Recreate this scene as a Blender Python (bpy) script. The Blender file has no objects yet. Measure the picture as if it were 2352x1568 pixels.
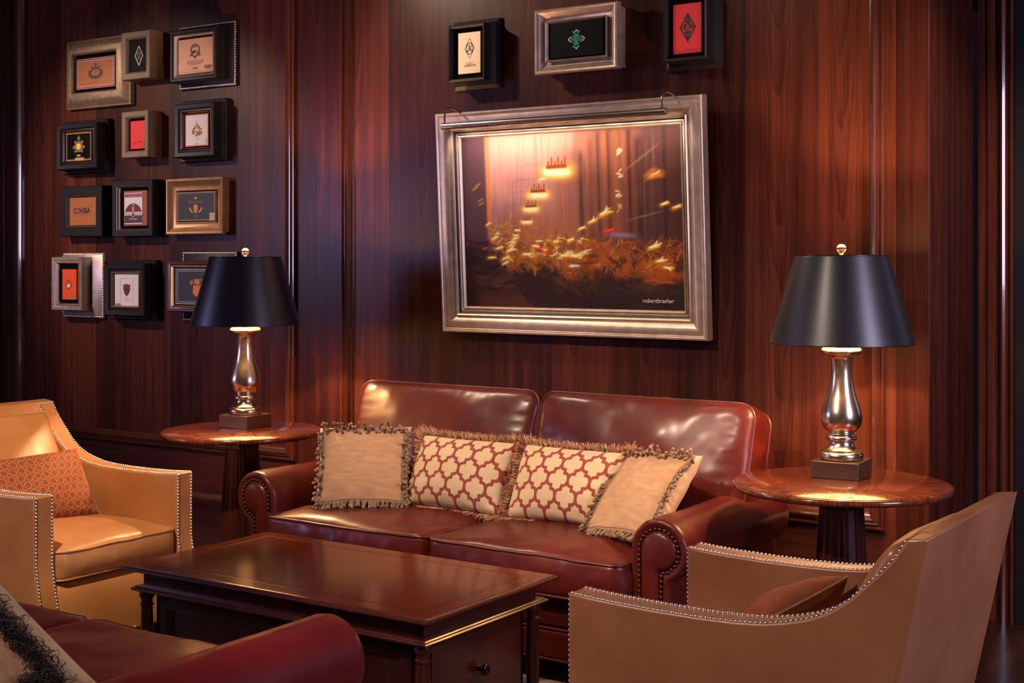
import bpy, math, random
import numpy as np
from mathutils import Vector, Matrix, noise
R = math.radians
PI = math.pi
rnd = random.Random(7)
scn = bpy.context.scene
COL = scn.collection

# ------------------------------------------------------------------ helpers
def srgb(r, g, b):
    f = lambda c: (c/255/12.92) if c/255 <= .04045 else ((c/255+.055)/1.055)**2.4
    return (f(r), f(g), f(b), 1)

class MB:
    def __init__(s): s.v = []; s.f = []
    def add(s, vs, fs):
        o = len(s.v); s.v += [tuple(p) for p in vs]; s.f += [tuple(i+o for i in q) for q in fs]; return s
    def box(s, x0, x1, y0, y1, z0, z1):
        vs = [(x, y, z) for x in (x0, x1) for y in (y0, y1) for z in (z0, z1)]
        return s.add(vs, [(0,1,3,2),(4,6,7,5),(0,4,5,1),(2,3,7,6),(0,2,6,4),(1,5,7,3)])
    def loops(s, Ls, close=True, cap0=False, cap1=False):
        n = len(Ls[0]); vs = [p for L in Ls for p in L]; fs = []
        for k in range(len(Ls)-1):
            for i in range(n if close else n-1):
                j = (i+1) % n
                fs.append((k*n+i, k*n+j, (k+1)*n+j, (k+1)*n+i))
        if cap0: fs.append(tuple(range(n))[::-1])
        if cap1: fs.append(tuple((len(Ls)-1)*n+i for i in range(n)))
        return s.add(vs, fs)
    def lathe(s, prof, seg=32, c=(0,0,0), a0=0):
        Ls = [[(c[0]+r*math.cos(a0+2*PI*i/seg), c[1]+r*math.sin(a0+2*PI*i/seg), c[2]+z) for i in range(seg)] for r, z in prof]
        return s.loops(Ls, True, prof[0][0] > 1e-5, prof[-1][0] > 1e-5)
    def tube(s, path, r, seg=8, closed=False, cap=True):
        P = [Vector(p) for p in path]; n = len(P); Ls = []
        up = None
        for i in range(n):
            if closed: t = (P[(i+1) % n]-P[i-1])
            else: t = P[min(i+1, n-1)]-P[max(i-1, 0)]
            if t.length < 1e-9: t = Vector((0,0,1))
            t.normalize()
            if up is None:
                up = Vector((0,0,1)) if abs(t.z) < .9 else Vector((1,0,0))
            u = up - t*up.dot(t)
            if u.length < 1e-6: u = Vector((1,0,0)) - t*t.x
            u.normalize(); up = u; w = t.cross(u)
            rr = r[i] if isinstance(r, (list, tuple)) else r
            Ls.append([tuple(P[i]+(u*math.cos(2*PI*k/seg)+w*math.sin(2*PI*k/seg))*rr) for k in range(seg)])
        if closed: Ls.append(Ls[0]); return s.loops(Ls)
        return s.loops(Ls, True, cap, cap)
    def prism(s, poly, y0, y1, ax='y'):
        n = len(poly)
        def P(a, b, c):
            return {'y': (a, c, b), 'z': (a, b, c), 'x': (c, a, b)}[ax]
        vs = [P(a, b, y0) for a, b in poly]+[P(a, b, y1) for a, b in poly]
        fs = [tuple(range(n)), tuple(range(2*n-1, n-1, -1))]
        fs += [(i, n+i, n+(i+1) % n, (i+1) % n) for i in range(n)]
        return s.add(vs, fs)
    def frame(s, prof, w, h, cx=0, cz=0, y=0, flat=False):
        """mitred moulding: prof = (inset, out); rectangle in XZ facing -Y (or XY facing +Z)"""
        Ls = []
        for a, b in prof:
            q = [(-w/2+a, -h/2+a), (w/2-a, -h/2+a), (w/2-a, h/2-a), (-w/2+a, h/2-a)]
            if flat: Ls.append([(cx+p, cz+r, y+b) for p, r in q])
            else: Ls.append([(cx+p, y-b, cz+r) for p, r in q])
        return s.loops(Ls)
    def dome(s, p, n, r, seg=7):
        n = Vector(n).normalized(); u = n.orthogonal().normalized(); w = n.cross(u); p = Vector(p)
        Ls = [[tuple(p+(u*math.cos(2*PI*i/seg)+w*math.sin(2*PI*i/seg))*r*math.cos(e)+n*r*.75*math.sin(e)) for i in range(seg)] for e in (-.3, .35, .95)]
        o = len(s.v); s.loops(Ls)
        s.v.append(tuple(p+n*r*.75)); k = len(s.v)-1
        for i in range(seg): s.f.append((o+2*seg+i, o+2*seg+(i+1) % seg, k))
        return s

def link(o, parent=None):
    COL.objects.link(o)
    if parent is not None: o.parent = parent
    return o

def obj(name, mb, m, parent=None, ang=35, bevel=0, sub=0, attr=None, loc=None, rot=None, kind=None, label=None, bseg=2):
    me = bpy.data.meshes.new(name)
    me.from_pydata(mb.v, [], mb.f)
    me.validate()
    me.update()
    import bmesh
    bm = bmesh.new(); bm.from_mesh(me); bmesh.ops.recalc_face_normals(bm, faces=bm.faces); bm.to_mesh(me); bm.free()
    me.polygons.foreach_set('use_smooth', [True]*len(me.polygons))
    if ang < 170: me.set_sharp_from_angle(angle=R(ang))
    if m is not None: me.materials.append(m)
    if attr is not None:
        a = me.attributes.new('pat', 'FLOAT', 'POINT'); a.data.foreach_set('value', attr)
    o = bpy.data.objects.new(name, me); link(o, parent)
    if loc: o.location = loc
    if rot: o.rotation_euler = rot
    if bevel:
        b = o.modifiers.new('bevel', 'BEVEL'); b.width = bevel; b.segments = bseg; b.limit_method = 'ANGLE'; b.angle_limit = R(30)
        b.harden_normals = False
    if sub:
        q = o.modifiers.new('sub', 'SUBSURF'); q.levels = sub; q.render_levels = sub
    if kind: o['kind'] = kind
    if label: o['label'] = label
    return o

def thing(name, label, cat, loc=(0,0,0), rot=(0,0,0), group=None):
    o = bpy.data.objects.new(name, None); o.empty_display_size = .1; link(o)
    o.location = loc; o.rotation_euler = rot; o['label'] = label; o['category'] = cat
    if group: o['group'] = group
    return o
def struct(name, mb, m, label=None, **k):
    o = obj(name, mb, m, **k); o['kind'] = 'structure'
    if label: o['label'] = label
    return o

# ------------------------------------------------------------------ materials
class NT:
    def __init__(s, name):
        s.m = bpy.data.materials.new(name); s.m.use_nodes = True; s.t = s.m.node_tree
        s.b = s.t.nodes['Principled BSDF']; s.out = s.t.nodes['Material Output']
    def n(s, typ, props=None, **inp):
        x = s.t.nodes.new('ShaderNode'+typ)
        for k, v in (props or {}).items(): setattr(x, k, v)
        for k, v in inp.items():
            k = int(k[1:]) if k[0] == 'i' and k[1:].isdigit() else k.replace('_', ' ')
            s.set(x.inputs[k], v)
        return x
    def set(s, sock, v):
        if isinstance(v, bpy.types.NodeSocket): s.t.links.new(v, sock)
        elif isinstance(v, bpy.types.Node): s.t.links.new(v.outputs[0], sock)
        else: sock.default_value = v
    def math(s, op, a, b=0.0, c=0.0):
        x = s.n('Math', {'operation': op}, i0=a, i1=b)
        if op in ('MULTIPLY_ADD',): s.set(x.inputs[2], c)
        return x.outputs[0]
    def mix(s, fac, a, b, blend='MIX'):
        x = s.t.nodes.new('ShaderNodeMix'); x.data_type = 'RGBA'; x.blend_type = blend
        s.set(x.inputs['Factor'], fac); s.set(x.inputs[6], a); s.set(x.inputs[7], b)
        return x.outputs[2]
    def ramp(s, fac, stops):
        x = s.t.nodes.new('ShaderNodeValToRGB'); s.set(x.inputs[0], fac)
        e = x.color_ramp.elements
        while len(e) < len(stops): e.new(.5)
        for k, (p, c) in enumerate(stops):
            e[k].position = p; e[k].color = c if len(c) == 4 else (*c, 1)
        return x.outputs[0]
    def coords(s, sc=(1,1,1), which='Object'):
        tc = s.n('TexCoord'); mp = s.n('Mapping'); s.set(mp.inputs[0], tc.outputs[which]); mp.inputs['Scale'].default_value = sc
        return mp.outputs[0]
    def bump(s, h, st=.2, d=.002):
        b = s.n('Bump'); b.inputs['Strength'].default_value = st; b.inputs['Distance'].default_value = d
        s.set(b.inputs['Height'], h); s.set(s.b.inputs['Normal'], b.outputs[0]); return b
    def p(s, **k):
        for a, v in k.items(): s.set(s.b.inputs[a.replace('_', ' ')], v)
        return s
def g(v): return (v, v, v, 1)

def plain(name, col, rough=.5, metal=0, coat=0, spec=.5, **k):
    q = NT(name); q.p(Base_Color=col, Roughness=rough, Metallic=metal, Coat_Weight=coat, Coat_Roughness=.12)
    q.b.inputs['Specular IOR Level'].default_value = spec
    nn = q.n('TexNoise', Vector=q.coords((60, 60, 60)), Scale=1.0, Detail=3.0)
    q.set(q.b.inputs['Roughness'], q.math('MULTIPLY_ADD', nn.outputs[0], .12, rough-.06))
    return q.m

def wood(name, dark, mid, light, grain='z', leaf=.31, rough=.32, coat=.25, arch=1.0, fine=1.0, leafvar=.35, crough=.15, seed=0.0, spec=.5):
    q = NT(name)
    tc = q.n('TexCoord'); sep = q.n('SeparateXYZ'); q.set(sep.inputs[0], tc.outputs['Object'])
    X, Y, Z = sep.outputs
    if grain == 'z': across, along, other = X, Z, Y
    elif grain == 'x': across, along, other = Z, X, Y
    elif grain == 'y': across, along, other = X, Y, Z
    elif grain == 'xf': across, along, other = Y, X, Z      # grain along x on a horizontal face
    u = q.math('ADD', across, q.math('MULTIPLY', other, .83))
    u = q.math('ADD', u, 20.0+seed)
    ul = q.math('DIVIDE', u, leaf)
    idx = q.math('FLOOR', ul)
    fr = q.math('SUBTRACT', q.math('FRACT', ul), .5)
    wn = q.n('TexWhiteNoise', {'noise_dimensions': '1D'}); q.set(wn.inputs['W'], idx)
    big = q.n('CombineXYZ'); q.set(big.inputs[0], q.math('MULTIPLY', u, 5.0)); q.set(big.inputs[1], q.math('MULTIPLY', along, .9)); q.set(big.inputs[2], q.math('MULTIPLY', idx, 3.7))
    nb = q.n('TexNoise', Scale=1.0, Detail=3.0); q.set(nb.inputs['Vector'], big.outputs[0])
    # cathedral: parabola contour lines, distorted
    off = q.math('MULTIPLY', q.math('SUBTRACT', wn.outputs['Value'], .5), .5)
    fx = q.math('ADD', fr, off)
    par = q.math('SUBTRACT', q.math('MULTIPLY', q.math('MULTIPLY', fx, fx), 9.0*arch), q.math('MULTIPLY', along, .55))
    par = q.math('ADD', par, q.math('MULTIPLY', nb.outputs[0], 1.1))
    ring = q.math('FRACT', q.math('MULTIPLY', par, 5.0))
    ring = q.math('POWER', ring, 2.5)
    fv = q.n('CombineXYZ'); q.set(fv.inputs[0], q.math('MULTIPLY', u, 170.0*fine)); q.set(fv.inputs[1], q.math('MULTIPLY', along, 2.6*fine)); q.set(fv.inputs[2], q.math('MULTIPLY', idx, 1.3))
    nf = q.n('TexNoise', Scale=1.0, Detail=5.0, Roughness=.65); q.set(nf.inputs['Vector'], fv.outputs[0])
    mv = q.n('CombineXYZ'); q.set(mv.inputs[0], q.math('MULTIPLY', u, 26.0)); q.set(mv.inputs[1], q.math('MULTIPLY', along, .8)); q.set(mv.inputs[2], q.math('MULTIPLY', idx, 2.3))
    nm = q.n('TexNoise', Scale=1.0, Detail=2.0); q.set(nm.inputs['Vector'], mv.outputs[0])
    f = q.math('MULTIPLY', nf.outputs[0], .55)
    f = q.math('MULTIPLY_ADD', nm.outputs[0], .55, f)
    f = q.math('SUBTRACT', f, q.math('MULTIPLY', ring, .16*min(1, arch+.4)))
    f = q.math('ADD', f, q.math('MULTIPLY', q.math('SUBTRACT', wn.outputs['Value'], .5), leafvar))
    c = q.ramp(f, [(.22, dark), (.48, mid), (.78, light)])
    q.p(Base_Color=c, Coat_Weight=coat, Coat_Roughness=crough); q.b.inputs['Specular IOR Level'].default_value = spec
    q.set(q.b.inputs['Roughness'], q.math('MULTIPLY_ADD', nf.outputs[0], -.12, rough+.06))
    q.bump(nf.outputs[0], .12, .0006)
    return q.m

def leather(name, c1, c2, rough=.38, coat=.25, mott=3.0, bump=.25, crease=.5, spec=.5, crough=.28):
    q = NT(name)
    n1 = q.n('TexNoise', Vector=q.coords((mott,)*3), Scale=1.0, Detail=5.0, Roughness=.6)
    c = q.ramp(n1.outputs[0], [(.32, c1), (.68, c2)])
    v = q.n('TexVoronoi', Vector=q.coords((330, 330, 330)), Scale=1.0)
    n2 = q.n('TexNoise', Vector=q.coords((14, 14, 14)), Scale=1.0, Detail=6.0, Roughness=.65, Distortion=.6)
    nd = q.n('TexNoise', Vector=q.coords((5, 5, 5)), Scale=1.0, Detail=4.0)
    vm = q.n('VectorMath', {'operation': 'MULTIPLY_ADD'}); q.set(vm.inputs[0], nd.outputs['Color']); vm.inputs[1].default_value = (2.2, 2.2, 2.2); q.set(vm.inputs[2], q.coords((9, 9, 13)))
    vc = q.n('TexVoronoi', {'feature': 'DISTANCE_TO_EDGE'}, Scale=1.0); q.set(vc.inputs['Vector'], vm.outputs[0])
    nmk = q.n('TexNoise', Vector=q.coords((4.5, 4.5, 4.5)), Scale=1.0, Detail=2.0)
    cre = q.math('MULTIPLY', q.math('SUBTRACT', 1.0, q.ramp(vc.outputs['Distance'], [(0, g(0)), (.07, g(1))])), q.ramp(nmk.outputs[0], [(.46, g(0)), (.62, g(1))]))
    h = q.math('ADD', q.math('MULTIPLY', v.outputs[0], .35), q.math('MULTIPLY', n2.outputs[0], 2.2*crease))
    h = q.math('SUBTRACT', h, q.math('MULTIPLY', cre, .9*crease))
    q.p(Base_Color=c, Coat_Weight=coat, Coat_Roughness=crough); q.b.inputs['Specular IOR Level'].default_value = spec
    q.set(q.b.inputs['Roughness'], q.math('MULTIPLY_ADD', n2.outputs[0], .22, rough-.11))
    q.bump(h, bump, .0022)
    return q.m

def fabric(name, col, col2, sx=700, rough=.85, sheen=.3, bump=.4, slub=True):
    q = NT(name)
    a = q.n('TexNoise', Vector=q.coords((sx*.15, sx, sx)), Scale=1.0, Detail=2.0)
    b = q.n('TexNoise', Vector=q.coords((sx, sx, sx*.15)), Scale=1.0, Detail=2.0)
    c = q.n('TexNoise', Vector=q.coords((16, 16, 60 if slub else 16)), Scale=1.0, Detail=5.0)
    h = q.math('ADD', a.outputs[0], b.outputs[0])
    f = q.math('MULTIPLY_ADD', c.outputs[0], .7, q.math('MULTIPLY', h, .2))
    cc = q.ramp(f, [(.38, col2), (.7, col)])
    q.p(Base_Color=cc, Roughness=rough, Sheen_Weight=sheen, Sheen_Roughness=.4)
    q.bump(h, bump, .0012)
    return q.m

def metal(name, col, rough=.3, brushed=(1,1,1), var=.15, dark=None, m=1.0):
    q = NT(name)
    n1 = q.n('TexNoise', Vector=q.coords(brushed), Scale=1.0, Detail=5.0)
    c = q.mix(q.ramp(n1.outputs[0], [(.35, g(0)), (.75, g(1))]), dark or tuple(x*.6 for x in col[:3])+(1,), col)
    q.p(Base_Color=c, Metallic=m)
    q.set(q.b.inputs['Roughness'], q.math('MULTIPLY_ADD', n1.outputs[0], var, rough-var/2))
    return q.m

M = {}
M['wall'] = wood('walnut_vertical', (.018,.0042,.0030,1), (.056,.0125,.0072,1), (.130,.032,.014,1), 'z', rough=.34, coat=.03, crough=.2, spec=.22, leafvar=.42, arch=1.3)
M['rail'] = wood('walnut_horizontal', (.018,.0045,.0035,1), (.052,.012,.0075,1), (.11,.028,.015,1), 'x', leaf=.5, rough=.36, coat=.05, spec=.25, arch=.4, leafvar=.15, crough=.22)
M['trimv'] = wood('walnut_moulding_vertical', (.034,.008,.005,1), (.070,.017,.009,1), (.13,.036,.018,1), 'z', leaf=5, rough=.20, coat=1.0, crough=.07, arch=0.0, leafvar=0)
M['trimh'] = wood('walnut_moulding_horizontal', (.034,.008,.005,1), (.070,.017,.009,1), (.13,.036,.018,1), 'x', leaf=5, rough=.20, coat=1.0, crough=.07, arch=0.0, leafvar=0)
M['mahog_top'] = wood('mahogany_top', (.055,.0050,.0025,1), (.115,.0125,.005,1), (.165,.023,.008,1), 'xf', leaf=3, rough=.14, coat=.03, spec=.12, arch=.15, fine=.6, leafvar=0, crough=.10)
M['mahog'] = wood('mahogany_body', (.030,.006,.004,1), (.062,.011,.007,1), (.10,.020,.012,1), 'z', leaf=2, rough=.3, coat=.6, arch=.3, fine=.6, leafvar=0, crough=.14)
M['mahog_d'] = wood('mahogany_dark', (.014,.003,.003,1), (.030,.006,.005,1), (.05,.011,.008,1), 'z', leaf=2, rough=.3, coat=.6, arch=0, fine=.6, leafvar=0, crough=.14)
M['inlay'] = plain('ebony_inlay', (.012,.003,.002,1), .3, coat=.5)
M['burg'] = leather('burgundy_leather', (.060,.0065,.0055,1), (.130,.014,.009,1), .46, .42, 3.2, .32, .40, spec=.18, crough=.25)
M['burg2'] = leather('wine_leather', (.095,.006,.009,1), (.16,.011,.015,1), .46, .32, 3.0, .28, .38, spec=.2, crough=.27)
M['tan'] = leather('tan_leather', (.37,.130,.037,1), (.53,.225,.080,1), .44, .2, 2.2, .16, .35)
M['tan2'] = leather('tan_brown_leather', (.26,.095,.040,1), (.41,.175,.082,1), .37, .3, 2.2, .16, .35)
M['welt'] = leather('burgundy_welt', (.07,.010,.008,1), (.12,.018,.012,1), .33, .4, 8, .2, .3)
M['nail'] = metal('pewter_nail', (.95,.86,.76,1), .30, dark=(.75,.66,.58,1))
M['nail_d'] = metal('dark_bronze_nail', (.20,.13,.085,1), .35)
M['brass'] = metal('antique_pewter_brass', (.66,.57,.46,1), .25, (3, 3, 40), .03, (.60,.51,.41,1))
M['bronze'] = metal('dark_bronze_block', (.17,.11,.075,1), .38, (3, 3, 9), .08, m=.75, dark=(.12,.075,.05,1))
def shade_black():
    q = NT('black_paper_shade')
    q.p(Base_Color=(.012,.012,.018,1), Roughness=.40, Coat_Weight=.55, Coat_Roughness=.32)
    n = q.n('TexNoise', Vector=q.coords((500,500,500)), Scale=1.0); q.bump(n.outputs[0], .1, .0005); return q.m
M['shade'] = shade_black()
M['lining'] = plain('warm_lining', (.85,.72,.48,1), .6)
def glass(name, col=(1,1,1,1), rough=.02):
    q = NT(name); q.p(Base_Color=col, Roughness=rough, Transmission_Weight=1.0, IOR=1.5); return q.m
M['crystal'] = glass('crystal')
def emit(name, col, st):
    q = NT(name); q.p(Base_Color=col, Emission_Color=col, Emission_Strength=st); return q.m
M['bulb'] = emit('lit_bulb', (1,.72,.42,1), 12)
M['led'] = emit('picture_lamp_glow', (1,.68,.40,1), 1.5)
M['silver'] = metal('champagne_silver_leaf', (.66,.52,.42,1), .40, (25, 25, 25), .15, (.52,.40,.31,1), m=.72)
M['steel'] = metal('brushed_steel', (.62,.58,.55,1), .25, (4, 120, 120), .1)
M['champ'] = metal('champagne_bronze_leaf', (.42,.29,.18,1), .5, (60, 60, 60), .15, (.26,.17,.10,1), m=.5)
M['copper'] = metal('copper_gold_leaf', (.50,.27,.13,1), .42, (18, 18, 18), .15, (.38,.20,.10,1), m=.6)
M['black_f'] = wood('ebonised_wood', (.004,.003,.004,1), (.009,.006,.008,1), (.017,.012,.015,1), 'z', leaf=4, rough=.5, coat=.0, arch=0, leafvar=0, spec=.3)
M['taupe'] = wood('taupe_limed_wood', (.11,.068,.042,1), (.19,.125,.08,1), (.26,.18,.12,1), 'z', leaf=4, rough=.5, coat=.1, arch=0, leafvar=0)
M['maroon'] = plain('maroon_lacquer', (.07,.010,.012,1), .35, coat=.3)
M['gold'] = metal('gold_leaf', (.75,.48,.17,1), .35, (30,30,30))
M['matblack'] = plain('black_velvet_mount', (.0025,.0025,.003,1), .95, spec=.1)
M['gloss_black'] = plain('black_lacquer', (.003,.003,.004,1), .45, coat=.0, spec=.08)
def paper(n, c, r=.6): M[n] = plain(n, c, r); return M[n]
def cedar(n, a, b):
    M[n] = wood(n, tuple(x*.8 for x in a[:3])+(1,), a, b, 'x', leaf=3, rough=.5, coat=.1, arch=.2, leafvar=0, fine=.5); return M[n]
cedar('cedar_peach', (.72,.36,.20,1), (.86,.48,.30,1)); cedar('cedar_orange', (.42,.13,.035,1), (.55,.19,.055,1)); cedar('cedar_brown', (.30,.08,.03,1), (.40,.12,.05,1))
paper('ink', (.010,.008,.010,1)); paper('ink_soft', (.06,.035,.03,1)); paper('red_paper', (.78,.008,.018,1)); paper('red_cloth', (.60,.012,.022,1))
paper('cream_paper', (.82,.66,.46,1)); paper('white_paper', (.78,.72,.76,1)); paper('orange_paper', (.90,.085,.012,1)); paper('navy_paper', (.018,.017,.040,1))
paper('maroon_ink', (.16,.010,.022,1)); paper('gold_ink', (.62,.38,.10,1), .4); paper('pink_ink', (.45,.17,.27,1)); paper('green_ink', (.02,.42,.20,1)); paper('deep_green', (.004,.12,.075,1))
paper('olive_ink', (.20,.12,.035,1)); paper('stamp', (.55,.55,.33,1)); paper('orange_ink', (.72,.20,.05,1)); paper('silver_ink', (.7,.7,.75,1), .3); paper('grey_ink', (.25,.22,.25,1)); paper('yellow_ink', (.85,.55,.08,1))
M['fab_plain'] = fabric('plain_wheat_chenille', (.62,.36,.19,1), (.48,.25,.12,1))
M['fab_back'] = fabric('pale_gold_backing', (.72,.50,.26,1), (.60,.40,.20,1), slub=False)
def quatre():
    q = NT('quatrefoil_weave')
    at = q.n('Attribute', {'attribute_name': 'pat'})
    f = q.ramp(at.outputs['Fac'], [(.0, g(1)), (.064, g(1)), (.072, g(0))])
    q.t.nodes[-1].color_ramp.interpolation = 'LINEAR'
    n = q.n('TexNoise', Vector=q.coords((450, 450, 450)), Scale=1.0, Detail=2.0)
    n3 = q.n('TexNoise', Vector=q.coords((9, 9, 60)), Scale=1.0, Detail=4.0)
    cream = q.mix(n3.outputs[0], (.66,.45,.24,1), (.80,.60,.36,1))
    rust = q.mix(n3.outputs[0], (.26,.045,.028,1), (.36,.065,.04,1))
    q.p(Base_Color=q.mix(f, cream, rust), Roughness=.85, Sheen_Weight=.15)
    q.bump(n.outputs[0], .5, .0014)
    return q.m
M['quatre'] = quatre()
def velvet():
    q = NT('rust_cut_velvet')
    at = q.n('Attribute', {'attribute_name': 'pat'})
    f = q.ramp(at.outputs['Fac'], [(.0, g(1)), (.0016*5, g(1)), (.0026*5, g(0))])
    n = q.n('TexNoise', Vector=q.coords((40, 40, 40)), Scale=1.0, Detail=4.0)
    v = q.mix(n.outputs[0], (.17,.026,.008,1), (.32,.058,.015,1))
    q.p(Base_Color=q.mix(f, v, (.40,.165,.05,1)), Roughness=.8, Sheen_Weight=.5, Sheen_Roughness=.35)
    q.set(q.b.inputs['Sheen Tint'], (1,.5,.25,1))
    q.bump(f, -.5, .002)
    return q.m
M['velvet'] = velvet()
def random_thread(name, stops, rough=.8):
    q = NT(name); ge = q.n('NewGeometry')
    q.p(Base_Color=q.ramp(ge.outputs['Random Per Island'], stops), Roughness=rough, Sheen_Weight=.2)
    return q.m
M['brush'] = random_thread('brush_fringe_threads', [(0, (.75,.42,.17,1)), (.22, (.85,.62,.36,1)), (.34, (.40,.055,.02,1)), (.5, (.60,.17,.045,1)), (.62, (.07,.035,.022,1)), (.8, (.20,.09,.045,1)), (.92, (.45,.14,.04,1)), (1, (.78,.50,.24,1))])
M['tassel'] = random_thread('tassel_fringe_threads', [(0, (.14,.075,.04,1)), (.35, (.30,.17,.085,1)), (.6, (.42,.27,.14,1)), (.8, (.18,.065,.035,1)), (1, (.36,.20,.10,1))])
M['cord'] = random_thread('twisted_cord', [(0, (.25,.14,.07,1)), (1, (.42,.28,.15,1))])
M['curl'] = random_thread('dark_curl_fringe', [(0, (.018,.009,.005,1)), (.6, (.045,.022,.012,1)), (1, (.10,.055,.028,1))])  # unlit fringe: its shade is put into the thread colours
def rug_mat():
    q = NT('patterned_carpet')
    n = q.n('TexNoise', Vector=q.coords((7,7,7)), Scale=1.0, Detail=3.0, Distortion=1.2)
    m = q.n('TexNoise', Vector=q.coords((400,400,400)), Scale=1.0)
    c = q.ramp(n.outputs[0], [(.40, (.035,.016,.010,1)), (.50, (.09,.04,.02,1)), (.56, (.42,.22,.09,1)), (.70, (.10,.045,.02,1))])
    q.p(Base_Color=c, Roughness=.95, Sheen_Weight=.3); q.bump(m.outputs[0], .6, .003); return q.m
M['rug'] = rug_mat()
M['floor'] = wood('dark_plank_floor', (.012,.005,.004,1), (.030,.012,.009,1), (.055,.024,.016,1), 'y', leaf=.19, rough=.28, coat=.3, arch=.3, leafvar=.25)
M['black_metal'] = plain('black_steel', (.010,.011,.016,1), .35, coat=.2)
M['dark_glass'] = plain('dark_door_glass', (.006,.008,.014,1), .06, coat=.4)
M['plaster'] = plain('dark_plaster', (.10,.07,.06,1), .9)
M['knob'] = plain('black_knob', (.008,.006,.006,1), .12, coat=.8)

# ------------------------------------------------------------------ room
ZT = 3.3
struct('floor', MB().box(-9, 2.5, -7.5, 2.2, -.08, 0), M['floor'], 'dark plank floor')
struct('ceiling', MB().box(-9, 2.5, -7.5, 2.2, ZT, ZT+.08), M['plaster'], 'ceiling')
# main panelled wall: middle block stands 7 cm proud of the left section
wb = MB().prism([(-4.661, 0), (-1.582, 0), (-1.582, .58), (-1.70, .58), (-1.70, 1.1), (-4.661, 1.1)], 0, ZT, 'z')
struct('wall_back', wb, M['wall'], 'walnut panelled wall behind the sofa', bevel=.003)
struct('wall_left', MB().box(-9, -4.661, .07, 1.1, 0, ZT), M['wall'], 'walnut panelled wall behind the picture group')
PROF = [(0, -.004), (0, .018), (.004, .024), (.010, .026), (.014, .021), (.017, .017), (.021, .017), (.026, .026), (.034, .034), (.042, .036), (.048, .032), (.052, .024), (.056, .015), (.060, .013), (.064, .010), (.068, -.004)]
def moulding(name, x0, x1, z0, z1, y, mv, mh, label):
    w, h = x1-x0, z1-z0; cx, cz = (x0+x1)/2, (z0+z1)/2
    big = [(a*1.0, b) for a, b in PROF]
    corners = []
    for a, b in big:
        corners.append([(x0+a, y-b, z0+a), (x1-a, y-b, z0+a), (x1-a, y-b, z1-a), (x0+a, y-b, z1-a)])
    for side, m, nm in ((0, mh, 'bottom'), (1, mv, 'right'), (2, mh, 'top'), (3, mv, 'left')):
        mb = MB().loops([[c[side], c[(side+1) % 4]] for c in corners], close=False)
        struct(name + '_' + nm, mb, m, '%s, %s run' % (label, nm), ang=25)
moulding('trim_1', -4.474, -1.748, .468, 3.2, 0, M['trimv'], M['trimh'], 'moulding round the middle wall panel')
moulding('trim_2', -7.139, -4.858, .475, 3.2, .07, M['trimv'], M['trimh'], 'moulding round the left wall panel')
moulding('trim_3', -8.95, -7.30, .475, 3.2, .07, M['trimv'], M['trimh'], 'moulding round the far left wall panel')
# low rails and baseboards
def baseb(name, x0, x1, y):
    pr = [(y+.01, 0), (y-.022, 0), (y-.022, .205), (y-.026, .212), (y-.026, .222), (y-.018, .230), (y-.012, .240), (y-.006, .252), (y+.01, .252)]
    struct(name, MB().prism(pr, x0, x1, 'x'), M['rail'], 'walnut baseboard with a moulded cap')
baseb('baseboard_back', -4.661, -1.56, 0); baseb('baseboard_left', -9, -4.661, .07)
struct('trim_4', MB().box(-4.46, -1.762, -.006, .002, .252, .464), M['rail'], 'low horizontal-grain rail behind the sofa', bevel=.002)
struct('trim_5', MB().box(-7.13, -4.87, .064, .072, .252, .471), M['rail'], 'low horizontal-grain rail under the left panel', bevel=.002)
# recess at the right: casing, dark door
struct('wall_right', MB().box(-1.70, 2.5, .72, 1.1, 2.62, ZT).box(-.44, 2.5, .72, 1.1, 0, 2.62), M['wall'], 'wall around the glass door')
struct('wall_west', MB().box(-9.08, -9, -7.5, 1.1, 0, ZT), M['plaster'], 'dark side wall outside the frame')
struct('wall_east', MB().box(2.5, 2.58, -7.5, 1.1, 0, ZT), M['plaster'], 'dark side wall outside the frame')
cas = [(-1.60, .0), (-1.60, .030), (-1.565, .030), (-1.560, .040), (-1.535, .040), (-1.53, .032), (-1.515, .032), (-1.508, .052), (-1.496, .058), (-1.486, .052), (-1.482, .042), (-1.474, .042), (-1.468, .056), (-1.460, .060), (-1.454, .052), (-1.452, 0)]
struct('trim_6', MB().prism([(x, .76-b) for x, b in cas], 0, ZT, 'z'), M['trimv'], 'walnut door casing at the right edge', ang=25)
d1 = struct('door_1', MB().box(-1.452, -1.40, .72, .78, 0, 2.62).box(-.50, -.44, .72, .78, 0, 2.62).box(-1.40, -.50, .72, .78, 2.53, 2.62).box(-1.40, -.50, .72, .78, 0, .12).box(-1.40,-1.375,.735,.765,.12,2.53), M['black_metal'], 'black steel framed glass door', bevel=.004)
obj('door_glass', MB().box(-1.40, -.50, .745, .755, .10, 2.55), M['dark_glass'], d1)
rg = obj('area_rug', MB().box(-6.2, -1.45, -4.4, -.62, 0, .012), M['rug'])
rg['label'] = 'brown and tan mottled area rug under the coffee table and seats'; rg['category'] = 'rug'

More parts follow.
